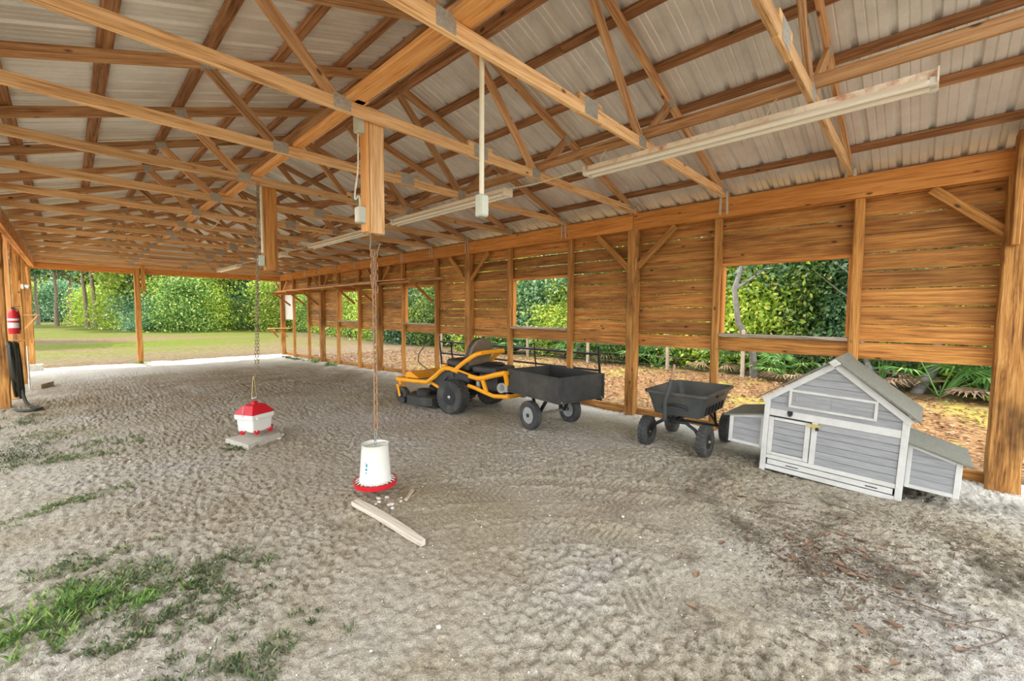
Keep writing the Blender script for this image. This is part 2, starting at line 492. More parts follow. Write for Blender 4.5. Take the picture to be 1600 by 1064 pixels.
L_DEBRIS = leafmat('dry debris', [(0.0, srgb(62, 52, 38)), (0.5, srgb(104, 88, 66)), (0.85, srgb(156, 136, 108)), (1.0, srgb(206, 190, 164))], 0.05)
M_BARK = flat('bark', srgb(122, 104, 86), 0.9, 0, 0.35, 9, 0.6)
M_BARKG = flat('lichen bark', srgb(128, 122, 114), 0.9, 0, 0.28, 9, 0.5)
M_TWIG = flat('twig bark', srgb(104, 84, 64), 0.9, 0, 0.3, 30)

# ================================================================== GROUND
def axis(parts):
    out = [parts[0][0]]
    for a, b, d in parts:
        n = max(1, int(round((b - a) / d)))
        out += list(np.linspace(a, b, n + 1)[1:])
    return np.array(out)
def grid_faces(nx, ny):
    i = np.arange((nx - 1) * (ny - 1))
    r, c = i // (nx - 1), i % (nx - 1)
    a = r * nx + c
    return np.stack([a, a + 1, a + nx + 1, a + nx], 1)

FX0, FX1, FY0, FY1 = -5.0, 6.7, -5.0, 18.9
xs = axis([(FX0, -1.2, 0.08), (-1.2, 4.9, 0.011), (4.9, FX1, 0.04)])
ys = axis([(FY0, -0.6, 0.08), (-0.6, 3.8, 0.011), (3.8, 6.0, 0.02), (6.0, 10.0, 0.05), (10.0, FY1, 0.1)])
GX, GY = np.meshgrid(xs, ys)
Z = ground_z(GX, GY)
Z = Z + 0.020 * noise2(GX * 0.9, GY * 0.9, 1) + 0.010 * noise2(GX * 2.7, GY * 2.7, 2)
wx_, wy_ = GX + 0.03 * noise2(GX * 9, GY * 9, 7), GY + 0.03 * noise2(GX * 9, GY * 9, 8)
wx2, wy2 = GX + 0.012 * noise2(GX * 31, GY * 31, 17), GY + 0.012 * noise2(GX * 31, GY * 31, 18)
pit = noise2(wx2 * 17, wy2 * 21, 3)
pit2 = noise2(wx2 * 27 + 5, wy2 * 23, 13)
amt = 0.45 + 0.55 * sstep(-0.25, 0.25, noise2(GX * 0.8 + 3, GY * 0.8, 5))
rough_h = -0.015 * sstep(0.20, 0.34, pit) - 0.011 * sstep(0.22, 0.34, pit2) + 0.008 * sstep(-0.22, -0.36, pit2) + 0.005 * sstep(-0.2, -0.4, pit) + 0.004 * noise2(GX * 37, GY * 41, 6)
# tyre tracks: flattened arcs with tread lugs
for (cx, cy, rr, w, a0, a1, sd) in [(0.75, 0.35, 2.05, 0.13, -12, 74, 0), (0.75, 0.35, 2.42, 0.13, -10, 80, 1), (0.2, 0.1, 3.25, 0.16, 4, 62, 2), (1.2, -0.6, 1.75, 0.2, 10, 70, 3), (0.75, 0.35, 2.95, 0.10, 0, 70, 4)]:
    dx, dy = GX - cx, GY - cy
    rad = np.hypot(dx, dy); ang = np.degrees(np.arctan2(dy, dx))
    off = (rad - rr) / w
    m_ = sstep(1.15, 0.8, np.abs(off)) * sstep(a0, a0 + 6, ang) * sstep(a1, a1 - 6, ang)
    m_ = m_ * (0.6 + 0.4 * sstep(-0.3, 0.2, noise2(GX * 1.7, GY * 1.7, 30 + sd)))
    s_arc = np.radians(ang) * rr
    lug = np.where(np.sin(2 * np.pi * (s_arc + 0.06 * np.abs(off)) / 0.045) > 0.1, 0.0, -0.010) * (np.abs(off) < 0.85)
    edge = 0.010 * np.exp(-((np.abs(off) - 1.15) / 0.2) ** 2)
    rough_h = rough_h * (1 - 0.85 * m_) + (lug - 0.006) * m_ + edge * sstep(a0, a0 + 6, ang) * sstep(a1, a1 - 6, ang) * 0.6
Z = Z + rough_h * amt * sstep(FY1, 8, GY).clip(0.25, 1)
Z = Z - 0.05 * np.exp(-(((GX - 1.30) / 0.07) ** 2 + ((GY - 2.98) / 0.09) ** 2))      # scratched hole beside the feeder
edge_d = np.minimum(np.minimum(GX - FX0, FX1 - GX), np.minimum(GY - FY0, FY1 - GY)) + 0.25 * noise2(GX * 1.3, GY * 1.3, 9)
Z = Z - 0.10 * sstep(0.7, 0.0, edge_d)
FLOOR_Z = Z
V = np.stack([GX.ravel(), GY.ravel(), Z.ravel()], 1)
floor = link('floor', np_mesh('floor', V, grid_faces(len(xs), len(ys)), M_SOIL, True))
tag(floor, kind='structure')

def floor_at(x, y):
    i = int(np.clip(np.searchsorted(xs, x), 1, len(xs) - 1)); j = int(np.clip(np.searchsorted(ys, y), 1, len(ys) - 1))
    return float(FLOOR_Z[j - 1:j + 1, i - 1:i + 1].mean())
def floor_flat(x, y, r=0.12):
    i0, i1 = np.searchsorted(xs, [x - r, x + r]); j0, j1 = np.searchsorted(ys, [y - r, y + r])
    return float(FLOOR_Z[j0:max(j1, j0 + 1), i0:max(i1, i0 + 1)].mean())

ax_ = axis([(-90, -12, 6), (-12, 24, 0.5), (24, 110, 6)])
ay_ = axis([(-60, -12, 6), (-12, 50, 0.5), (50, 170, 6)])
AX, AY = np.meshgrid(ax_, ay_)
AZ = ground_z(AX, AY) + 0.04 * noise2(AX * 0.35, AY * 0.35, 11) * sstep(0, 4, np.hypot(np.maximum(np.abs(AX - 0.85) - 5.8, 0), np.maximum(np.abs(AY - 7) - 12, 0)))
inside = np.minimum(np.minimum(AX - FX0, FX1 - AX), np.minimum(AY - FY0, FY1 - AY))
AZ = AZ - 0.02 - 0.10 * sstep(0.1, 0.9, inside)
land_o = link('ground', np_mesh('ground', np.stack([AX.ravel(), AY.ravel(), AZ.ravel()], 1), grid_faces(len(ax_), len(ay_)), M_LAND, True))
tag(land_o, kind='structure')

# ================================================================== BARN SHELL
RX = 2.5                       # ridge line
WX = 5.80                      # centre of the right posts
LX = -0.76                     # centre of the left posts
BAY = 3.72
POSTY = [-0.60, 3.12, 6.84, 10.56, 14.28, 18.00]
HB, HT = 2.71, 2.945           # header bottom / top
def top_z(x): return 4.07 - 0.33 * abs(x - RX)      # centre line of the top chords

wall_r = tag(empty('wall_right', (WX, 6.84, 0)), kind='structure')
wall_l = tag(empty('wall_left', (LX, 6.84, 0)), kind='structure')
wall_f = tag(empty('wall_far', (RX, 18.0, 0)), kind='structure')

def uneven_post(name, x, y, z0, z1, w, mat, parent, seed):
    """a squared post with worn, uneven faces"""
    rnd = random.Random(seed)
    n = 9
    mb = MB(); L = z1 - z0
    vs_ = []; fs_ = []
    for i in range(n + 1):
        t = i / n
        k = 0.006 if t > 0.3 else 0.012
        ox, oy = rnd.uniform(-k, k), rnd.uniform(-k, k)
        hw = w / 2
        ring = [(-hw, -hw + 0.012), (-hw + 0.012, -hw), (hw - 0.012, -hw), (hw, -hw + 0.012), (hw, hw - 0.012), (hw - 0.012, hw), (-hw + 0.012, hw), (-hw, hw - 0.012)]
        for (a, b) in ring: vs_.append((t * L - L / 2, a + ox, b + oy))
    for i in range(n):
        for k in range(8):
            l = (k + 1) % 8
            fs_.append((i * 8 + k, i * 8 + l, (i + 1) * 8 + l, (i + 1) * 8 + k))
    fs_.append(tuple(range(8))); fs_.append(tuple(n * 8 + k for k in range(8)))
    mb.add(vs_, fs_)
    me = mb.mesh('post', mat)
    q = frame_from((0, 0, 1)).to_quaternion()
    return link(name, me, parent, Vector((x, y, (z0 + z1) / 2)) - parent.location, q)

# --- right wall: posts, studs, header, planks, braces
for i, y in enumerate(POSTY):
    if y < 0: y = -0.56
    w = 0.21 if y < 0 else 0.145
    uneven_post('post', WX, y, floor_flat(WX, y) - 0.08, HB, w, W_POSTD if y < 0 else W_POST, wall_r, 100 + i)
# double timber post above the near corner, standing proud of the header
lumber('post_sister', (5.67, -0.51, 2.10), (5.67, -0.51, 3.05), 0.20, 0.05, W_POST, wall_r)
for i in range(len(POSTY) - 1):
    y0, y1 = POSTY[i], POSTY[i + 1]
    seg0, seg1 = y0, y1
    lumber('header_beam', (5.755, seg0 - 0.0, (HB + HT) / 2), (5.755, seg1 - 0.006, (HB + HT) / 2), 0.042, HT - HB, W_HEAD, wall_r)
    lumber('header_beam', (5.845, seg0 - 0.0, (HB + HT) / 2), (5.845, seg1 - 0.006, (HB + HT) / 2), 0.042, HT - HB, W_HEAD, wall_r)
STUDY = []
for i in range(0, len(POSTY) - 1):
    for d in (1.15, 2.55):
        STUDY.append(POSTY[i] + d)
for i, y in enumerate(STUDY):
    uneven_post('stud', 5.815, y, floor_flat(5.815, y) - 0.05, HB, 0.088, W_STUD, wall_r, 300 + i)
ROWH = (HB - 1.03) / 9.0
rnd = random.Random(5)
WIN = []
for b in range(0, len(POSTY) - 1):
    y0, y1 = POSTY[b], POSTY[b + 1]
    s0, s1 = y0 + 1.15, y0 + 2.55
    for r in range(10):
        z0 = 1.03 + r * ROWH if r < 9 else HB
        if r == 9:
            spans = [(y0, y1)]                       # board hidden behind the header
        elif b in (0, 1, 2, 3):
            spans = [(y0, y1)] if (r == 0 or r >= 6) else [(y0, s0), (s1, y1)]
            if r == 0: spans = [(y0, s0), (s0, s1), (s1, y1)]
        elif b == 4:                                  # far bay is only partly boarded
            spans = [(y0, s0)] if 1 <= r < 6 else ([(y0, y1)] if r >= 6 else [(y0, s0)])
        else:
            spans = [(y0, y1)]
        for (a, c) in spans:
            gap = rnd.choice([0.003, 0.005, 0.008, 0.010, 0.013, 0.016])
            dz = rnd.uniform(-0.002, 0.002)
            h = ROWH - gap if r < 9 else 0.2
            tilt = rnd.uniform(-0.002, 0.002)
            lumber('plank', (5.892 + rnd.uniform(-.003, .003), a + 0.002, z0 + ROWH / 2 + dz - tilt), (5.892 + rnd.uniform(-.003, .003), c - 0.002, z0 + ROWH / 2 + dz + tilt), 0.03, h, W_SIDE, wall_r, ch=0.002)
    if b in (0, 1, 2, 3): WIN.append((s0, s1))
# knee braces and skirt boards
for y in POSTY:
    for sgn in (-1, 1):
        if y < 0 and sgn < 0: continue
        lumber('knee_brace', (5.775, y + sgn * 0.075, 2.18), (5.775, y + sgn * 0.62, 2.70), 0.042, 0.085, W_STUD, wall_r)
for i in range(0, len(POSTY) - 1):
    y0, y1 = POSTY[i], POSTY[i + 1]
    zz = gz(5.9, (y0 + y1) / 2)
    lumber('skirt_board', (5.90, y0 + 0.01, gz(5.9, y0) + 0.03), (5.90, y1 - 0.01, gz(5.9, y1) + 0.03), 0.04, 0.14, W_POST, wall_r)
# white translucent sheet in the last bay
link('end_sheet', MB().box((0, 0, 0), (0.006, 1.1, 0.95)).mesh('end_sheet', M_WHITE), wall_r, Vector((5.87, 17.43, 1.70)) - wall_r.location)

# --- window openings
for i, (s0, s1) in enumerate(WIN):
    wz0, wz1 = 1.03 + ROWH, 1.03 + 6 * ROWH
    a, c = s0 + 0.045, s1 - 0.045
    w_ = tag(empty('window_%d' % (i + 1), (5.86, (s0 + s1) / 2, wz0)), kind='structure')
    lumber('window_sill', (5.85, a, wz0 + 0.02), (5.85, c, wz0 + 0.02), 0.15, 0.036, W_GREY, w_)
    lumber('window_head', (5.868, a, wz1 - 0.02), (5.868, c, wz1 - 0.02), 0.09, 0.036, W_HEAD, w_)
    for yy in (a + 0.015, c - 0.015):
        lumber('window_jamb', (5.868, yy, wz0 + 0.04), (5.868, yy, wz1 - 0.04), 0.09, 0.028, W_HEAD, w_, up=Vector((0, 1, 0)))

# --- left wall: open between posts
for i, y in enumerate(POSTY):
    uneven_post('post', LX, y, floor_flat(LX, y) - 0.08, HT - 0.02, 0.145, W_POST, wall_l, 500 + i)
    for sgn in (-1, 1):
        if (y > 17 and sgn > 0) or (y < 0 and sgn < 0): continue
        lumber('knee_brace', (LX + 0.03, y + sgn * 0.075, 2.18), (LX + 0.03, y + sgn * 0.6, 2.70), 0.042, 0.085, W_STUD, wall_l)
for i in range(len(POSTY) - 1):
    for x in (LX + 0.095, LX + 0.14):
        lumber('header_beam', (x, POSTY[i], (HB + HT) / 2), (x, POSTY[i + 1] - 0.006, (HB + HT) / 2), 0.042, HT - HB, W_HEAD, wall_l)
lumber('stud', (LX + 0.02, 11.75, -0.15), (LX + 0.02, 11.75, HB + 0.2), 0.09, 0.042, W_FRESH, wall_l)
lumber('stud', (LX + 0.02, 15.4, -0.18), (LX + 0.02, 15.4, HB + 0.2), 0.09, 0.042, W_STUD, wall_l)
link('post_footing', bevel_mesh(MB().box((0, 0, 0), (0.34, 0.34, 0.2)).mesh('post_footing', M_CONC), 0.015), wall_l, Vector((LX + 0.05, 17.72, floor_flat(LX, 17.7) + 0.07)) - wall_l.location)

# --- far gable end
lumber('header_beam', (LX + 0.08, 18.0, 2.81), (1.47, 18.0, 2.81), 0.042, 0.27, W_HEAD, wall_f)
lumber('header_beam', (1.63, 18.0, 2.81), (5.72, 18.0, 2.81), 0.042, 0.27, W_HEAD, wall_f)
lumber('header_beam', (LX + 0.08, 17.93, 2.905), (5.72, 17.93, 2.905), 0.042, 0.09, W_TRUSS, wall_f)
uneven_post('post', 1.55, 18.0, floor_flat(1.55, 18.0) - 0.08, 2.945, 0.145, W_STUD, wall_f, 700)
lumber('post_sister', (1.70, 17.95, 2.14), (1.70, 17.95, 2.95), 0.10, 0.10, W_STUD, wall_f)

for k in range(8):
    xa = LX - 0.1 + k * 0.83; xb = xa + 0.83
    zt = lambda x: 4.07 - 0.33 * abs(x - RX) + 0.04
    xm = [xa] + ([RX] if xa < RX < xb else []) + [xb]
    pl = [(xa, 2.96), (xb, 2.96)] + [(x, zt(x)) for x in reversed(xm)]
    mb = MB().prism([(x - RX, z) for x, z in pl], 0.03, 0.034)
    for r_ in (0.14, 0.42, 0.69):
        x = xa + r_
        mb.prism([(x - 0.014 - RX, 2.97), (x + 0.014 - RX, 2.97), (x + 0.014 - RX, zt(x) - 0.02), (x - 0.014 - RX, zt(x) - 0.02)], 0.012, 0.03)
    mb.build('gable_panel', M_ROOF, wall_f)
# --- roof: purlins and ribbed metal sheets
ceiling = tag(empty('ceiling', (RX, 6.84, 2.95)), kind='structure')
SL = math.atan(0.33)
RY0, RY1 = -1.10, 18.45
def roof_pt(side, d, lift):
    """d = horizontal distance from the ridge, lift = height above top chord centre line measured square to the slope"""
    return (RX + side * (d + lift * math.sin(SL)), 4.07 - 0.33 * d + lift * math.cos(SL))
for side, offs in ((-1, [0.10, 0.48, 1.06, 1.61, 2.22, 2.78, 3.36]), (1, [0.10, 0.70, 1.27, 1.82, 2.37, 2.98, 3.50])):
    for d in offs:
        px, pz = roof_pt(side, d, 0.045 + 0.019)
        up = Vector((side * math.sin(SL), 0, math.cos(SL)))
        cuts = [RY0, 2.5 + 0.0, 9.95, RY1]
        for a, c in zip(cuts[:-1], cuts[1:]):
            lumber('purlin', (px, a + 0.003, pz), (px, c - 0.003, pz), 0.089, 0.038, W_PURL, ceiling, up=up)
PAN_W = 0.914
def panel_profile():
    pts = [(0.0, 0.0)]
    for k in range(4):
        b = k * PAN_W / 4
        if k: pts += [(b - 0.028, 0.0)]
        if k: pts += [(b - 0.014, 0.026), (b + 0.014, 0.026), (b + 0.028, 0.0)]
        else: pts = [(0.0, 0.026), (0.014, 0.026), (0.028, 0.0)]
        for q in (0.085, 0.145):
            pts += [(b + q - 0.008, 0.0), (b + q, 0.008), (b + q + 0.008, 0.0)]
    pts += [(PAN_W - 0.028, 0.0), (PAN_W - 0.014, 0.026), (PAN_W, 0.026)]
    return pts
prof = panel_profile()
slope_len = math.hypot(3.75, 3.75 * 0.33)
pan_me = {}
for side in (-1, 1):
    vs_ = []; n = len(prof)
    for t in (0.0, slope_len):
        vs_ += [(t, p[0], p[1]) for p in prof]
    fs_ = [(i, i + 1, n + i + 1, n + i) for i in range(n - 1)]
    me = bpy.data.meshes.new('roof_panel'); me.from_pydata(vs_, [], fs_); me.materials.append(M_ROOF)
    pan_me[side] = me
npan = int(math.ceil((RY1 - RY0) / PAN_W))
for side in (-1, 1):
    bx_, bz_ = roof_pt(side, 0.0, 0.085)
    ang = SL if side > 0 else math.pi - SL
    for k in range(npan):
        o = link('roof_panel', pan_me[side], ceiling)
        yy = RY0 + k * PAN_W
        X = Vector((side * math.cos(SL), 0, -math.sin(SL))); N = Vector((side * math.sin(SL), 0, math.cos(SL)))
        Yv = N.cross(X)
        if Yv.y < 0: yy += PAN_W
        M = Matrix(((X.x, Yv.x, N.x), (X.y, Yv.y, N.y), (X.z, Yv.z, N.z)))
        o.rotation_mode = 'QUATERNION'; o.rotation_quaternion = M.to_quaternion()
        o.location = Vector((bx_, yy, bz_)) - ceiling.location
rc = MB().add([(RX - 0.2, RY0, 4.13), (RX, RY0, 4.2), (RX + 0.2, RY0, 4.13), (RX - 0.2, RY1, 4.13), (RX, RY1, 4.2), (RX + 0.2, RY1, 4.13)], [(0, 1, 4, 3), (1, 2, 5, 4)])
rc.build('ridge_cap', M_ROOF, ceiling, loc=-ceiling.location)
# boards running along the barn on the bottom chords
BCZ = 2.995                                       # centre height of bottom chords
for (x, y0, y1, w, h, mt) in [(1.53, -0.60, 3.16, 0.14, 0.038, W_FRESH), (1.57, 3.05, 6.9, 0.089, 0.038, W_FRESH), (1.50, 6.8, 11.9, 0.089, 0.038, W_FRESH), (1.55, 11.8, 17.9, 0.089, 0.038, W_FRESH),
                              (3.62, -1.9, 3.2, 0.038, 0.089, W_WEB), (3.66, 3.1, 8.2, 0.038, 0.089, W_WEB), (3.62, 8.1, 13.1, 0.038, 0.089, W_WEB), (3.66, 13.0, 17.9, 0.038, 0.089, W_WEB)]:
    z = BCZ + 0.045 + h / 2 + 0.002
    if x > 3: z = BCZ + 0.045 + 0.047
    lumber('brace_board', (x, y0, z), (x, y1, z), w, h, mt, ceiling)
lumber('brace_board', (1.72, 0.55, 3.10), (2.28, 5.7, 3.62), 0.038, 0.089, W_PURL, ceiling)
lumber('brace_board', (3.30, 5.5, 3.12), (2.7, 10.6, 3.70), 0.038, 0.089, W_PURL, ceiling)

# --- roof trusses
TR_LABEL = 'timber roof truss with steel gusset plates in the row behind both hanging posts'
def make_truss():
    t = empty('roof_truss', (RX, 0, 2.95))
    tag(t, TR_LABEL, 'truss', 'roof trusses spanning the barn')
    L = lambda n, a, b, mt=W_TRUSS, w=0.038, h=0.089: lumber(n, (a[0] - RX, 0, a[1] - 2.95), (b[0] - RX, 0, b[1] - 2.95), w, h, mt, t, world=False)
    L('bottom_chord', (LX - 0.05, BCZ), (WX + 0.05, BCZ))
    hs = 0.30
    for s in (-1, 1):
        L('top_chord', (RX + s * 3.52, top_z(RX + 3.52)), (RX + s * 0.016, top_z(RX) - 0.004), W_WEB)
    for s in (-1, 1):
        L('web', (RX + s * 1.05, BCZ + 0.03), (RX + s * 0.10, top_z(RX) - 0.06), W_WEB, 0.036, 0.085)
        L('web', (RX + s * 1.12, BCZ + 0.03), (RX + s * 1.62, top_z(RX + 1.62) - 0.02), W_WEB, 0.036, 0.085)
    def plate(x, z, w, h, rot=0.0):
        me = MB().box((0, 0, 0), (w, 0.0415, h), Matrix.Rotation(rot, 3, 'Y')).mesh('gusset_plate', M_PLATE)
        link('gusset_plate', me, t, (x - RX, 0, z - 2.95))
    for s in (-1, 1):
        plate(RX + s * 1.07, BCZ + 0.012, 0.13, 0.10)
        plate(RX + s * 1.62, top_z(RX + 1.62) - 0.015, 0.10, 0.075, s * SL)
        plate(RX + s * 3.20, BCZ + 0.03, 0.20, 0.06)
    plate(RX, top_z(RX) - 0.045, 0.16, 0.10)
    # bottom chord splice
    lumber('splice_block', (0.12, 0, BCZ + 0.02 - 2.95), (0.42, 0, BCZ + 0.02 - 2.95), 0.037, 0.15, W_TRUSS, t, world=False)
    plate(RX + 0.27, BCZ + 0.025, 0.17, 0.125)
    # hurricane ties to the headers
    for s, x in ((-1, LX + 0.163), (1, 5.73)):
        for d, lean in ((-0.034, -0.012), (0.034, 0.006)):
            mb = MB().bar((x - RX, d, 3.02 - 2.95), (x - RX, d + lean, HB + 0.03 - 2.95), 0.028, 0.003, up=Vector((1, 0, 0)))
            mb.build('tie_strap', M_STRAP, t)
    return t
tr0 = make_truss()
for k in range(-3, 13):
    t = tr0 if k == -3 else copy_tree(tr0)
    lab = {-3: 'roof truss at the open near end, over the thick corner post', -2: 'roof truss crossing the middle of the long rusty strip light', -1: 'roof truss that the slim cream conduit is hooked over', 0: 'roof truss carrying the hanging post with the iron hook',
           1: 'roof truss between the two short hanging posts', 2: 'roof truss carrying the hanging post with the conduit', 12: 'roof truss standing on the header of the open far end'}.get(k, TR_LABEL)
    t['label'] = lab
    t.location = (RX + random.Random(k).uniform(-0.01, 0.01), 3.12 + 1.24 * k - (0.045 if k == 12 else 0.0), 2.95)

# ================================================================== LIGHT FITTINGS, CONDUIT, HANGING POSTS
def strip_light(y0, y1, x, z, label, rusty=False):
    """fluorescent batten running along the barn, origin at its centre"""
    L = y1 - y0
    t = tag(empty('strip_light', (x, (y0 + y1) / 2, z)), label, 'light fixture', 'fluorescent strip lights along the barn')
    h = L / 2
    sec = [(-0.035, 0.0), (-0.035, 0.055), (0.035, 0.055), (0.035, 0.0)]
    MB().prism(sec, -h, h).build('housing', M_CREAMR if rusty else M_CREAM, t)
    wing = MB()
    for s in (-1, 1):
        wing.prism([(s * 0.034, 0.012), (s * 0.034, 0.016), (s * 0.078, -0.018), (s * 0.078, -0.023)], -h + 0.04, h - 0.04)
    wing.build('reflector', M_CREAM, t)
    for s in (-1, 1):
        MB().tube([(s * 0.048, -h + 0.03, -0.022), (s * 0.048, h - 0.03, -0.022)], 0.019, 10).build('lamp_tube', M_TUBE, t, 0.7)
    for e in (-1, 1):
        MB().box((0, e * (h + 0.004), 0.008), (0.15, 0.008, 0.085)).build('end_plate', M_CREAM, t)
        for s in (-1, 1):
            MB().box((s * 0.048, e * (h - 0.015), -0.022), (0.034, 0.03, 0.045)).build('lamp_holder', M_WHITE, t)
    return t
FZ = 2.875
strip_light(0.02, 2.46, 3.60, FZ, 'long cream strip light with rust along its upper edge near the corner post', True)
strip_light(3.52, 5.96, 3.56, FZ, 'cream strip light directly beyond the junction box on the white conduit')
strip_light(6.95, 9.39, 3.62, FZ, 'cream strip light hanging past the post that carries the feeder hook')
strip_light(11.0, 12.2, 3.62, FZ, 'short cream strip light behind the post with the sealed outlet box')
strip_light(14.9, 17.3, 3.62, FZ, 'cream strip light closest to the open far end of the barn')
# rust flakes on the long fixture's mounting edge are part of the enamel; suspension hooks
for i, (y, x) in enumerate([(2.3, 3.60), (0.9, 3.60), (5.6, 3.56)]):
    o = MB().tube([(x - 0.03, y, 2.93), (x - 0.035, y - 0.02, 2.975), (x - 0.03, y - 0.05, 3.02), (x - 0.02, y - 0.06, 3.035)], 0.003, 6).build('support_wire', M_CABLE)
    tag(o, ['looped support wire at the inner end of the long strip light', 'support wire over the middle of the long strip light', 'support wire at the far end of the second strip light'][i], 'wire')

def run_cable(name, pts, r, label, mat=M_CABLE, cat='cable'):
    P = [Vector(p) for p in pts]
    out = []
    for i in range(len(P) - 1):
        a, b = P[max(i - 1, 0)], P[min(i + 2, len(P) - 1)]
        for k in range(5):
            t = k / 5
            out.append(0.5 * ((2 * P[i]) + (P[i + 1] - a) * t + (2 * a - 5 * P[i] + 4 * P[i + 1] - b) * t * t + (-a + 3 * P[i] - 3 * P[i + 1] + b) * t ** 3))
    out.append(P[-1])
    o = MB().tube(out, r, 6).build(name, mat, None, 1.0)
    return tag(o, label, cat)
run_cable('power_cable', [(3.60, 2.47, 2.92), (3.57, 2.8, 2.90), (3.57, 3.2, 2.90), (3.56, 3.5, 2.92)], 0.007, 'cream cable joining the two nearest strip lights')
run_cable('power_cable', [(3.57, 5.98, 2.92), (3.58, 6.4, 2.885), (3.60, 6.93, 2.92)], 0.007, 'cream cable joining the second and third strip lights')
run_cable('power_cable', [(3.62, 9.41, 2.92), (3.62, 10.2, 2.90), (3.62, 10.98, 2.92)], 0.007, 'cream cable running on from the third strip light to the short one')
run_cable('power_cable', [(3.62, 12.22, 2.92), (3.62, 13.5, 2.90), (3.62, 14.88, 2.92)], 0.007, 'cream cable running to the last strip light')
run_cable('power_cable', [(1.5, 8.1, 3.04), (1.45, 8.15, 2.86), (1.62, 8.2, 2.80), (1.72, 8.1, 2.95), (1.66, 8.05, 3.03)], 0.006, 'loose loop of cream cable hung on a truss behind the posts')

# vertical conduit with box
cd = tag(empty('conduit_drop', (1.75, 1.95, 2.07)), 'slim cream conduit hanging from a truss with a grey box at its foot', 'conduit')
bx0 = bevel_mesh(MB().box((0, 0, 0.065), (0.062, 0.055, 0.13)).mesh('junction_box', M_BOXGREY), 0.006)
link('junction_box', bx0, cd)
MB().box((0, -0.0295, 0.065), (0.052, 0.004, 0.11)).build('box_cover', M_BOXGREY, cd)
pp = [(0, 0, 0.12), (0, 0, 0.90), (0, 0, 0.955)] + [(0.03 - 0.03 * math.cos(a), 0, 0.955 + 0.045 * math.sin(a)) for a in [0.4, 0.8, 1.2, 1.6, 2.0, 2.4]]
pp = [(p[0], p[1], p[2]) for p in pp]
MB().tube(pp, 0.015, 10).build('pipe', M_CONDUIT, cd, 0.8)
MB().tube([(0.052, 0, 0.985), (0.062, -0.02, 0.95)], 0.013, 8).build('pipe_end', M_CONDUIT, cd, 0.8)

# posts hanging from the trusses
hp1 = tag(empty('hanging_post', (1.745, 3.21, 2.12)), 'short timber post hanging from a truss, iron hook in its foot', 'post', 'posts hanging from the trusses')
lumber('timber', (-0.012, 0, 0), (-0.012, 0, 0.96), 0.135, 0.089, W_TRUSS, hp1, world=False, up=Vector((0, 1, 0)), ch=0.006)
lumber('timber', (-0.085, 0.0, 0.005), (-0.085, 0.0, 0.93), 0.089, 0.038, W_FRESH, hp1, world=False, up=Vector((1, 0, 0)))
hp2 = tag(empty('hanging_post', (1.70, 5.70, 1.99)), 'short timber post hanging from a truss with a long conduit down its edge', 'post', 'posts hanging from the trusses')
lumber('timber', (0.02, 0, 0), (0.02, 0, 1.0), 0.14, 0.089, W_STUD, hp2, world=False, up=Vector((0, 1, 0)), ch=0.006)
MB().tube([(-0.075, -0.03, 0.2), (-0.075, -0.03, 1.0)], 0.014, 8).build('conduit', M_CONDUIT, hp2, 0.8)
def outlet(loc, label, sockets):
    t = tag(empty('outlet_box', loc), label, 'outlet')
    me = bevel_mesh(MB().box((0, 0, 0), (0.06, 0.07, 0.125)).mesh('box', M_BOXGREY), 0.006)
    link('box', me, t)
    MB().box((-0.032, 0, 0), (0.004, 0.062, 0.11)).build('cover', M_WHITE if sockets else M_BOXGREY, t)
    if sockets:
        for z in (-0.026, 0.026):
            MB().lathe([(0.0, 0), (0.017, 0), (0.017, 0.003), (0, 0.003)], 12, Matrix.Translation((-0.034, 0, z)) @ Matrix.Rotation(-math.pi / 2, 4, 'Y')).build('socket', M_CREAM, t)
    return t
outlet((1.612, 3.20, 2.25), 'twin outlet low on the hanging post with the iron hook', True)
outlet((1.612, 3.20, 2.93), 'small grey box at the top of the hanging post with the iron hook', False)
outlet((1.612, 5.68, 2.10), 'sealed grey outlet box on the hanging post with a conduit', False)
run_cable('power_cable', [(1.60, 3.20, 2.86), (1.595, 3.2, 2.6), (1.565, 3.19, 2.42), (1.565, 3.19, 2.36), (1.595, 3.19, 2.39), (1.605, 3.195, 2.32)], 0.007, 'cream cable looping down the hanging post to the twin outlet')
run_cable('power_cable', [(1.53, 3.2, 3.0), (1.50, 3.18, 3.03), (1.47, 3.12, 3.05)], 0.006, 'short cream cable feeding the grey box at the top of the post')

# hook and chains
hk = MB()
pts = [(0, 0, 0.0), (-0.018, 0, -0.012)] + [(-0.03 + 0.004 * math.sin(i), 0, -0.03 - 0.02 * i) for i in range(5)]
pts += [(0.0 - 0.035 * math.cos(a), 0, -0.12 - 0.035 * math.sin(a)) for a in (0.3, 0.8, 1.3, 1.8, 2.3, 2.8)] + [(0.045, 0, -0.095), (0.052, 0, -0.075)]
o = hk.tube(pts, 0.006, 8).build('iron_hook', M_DARKCH, None, 0.9, (1.725, 3.21, 2.125))
tag(o, 'dark iron hook screwed into the foot of the hanging post', 'hook')

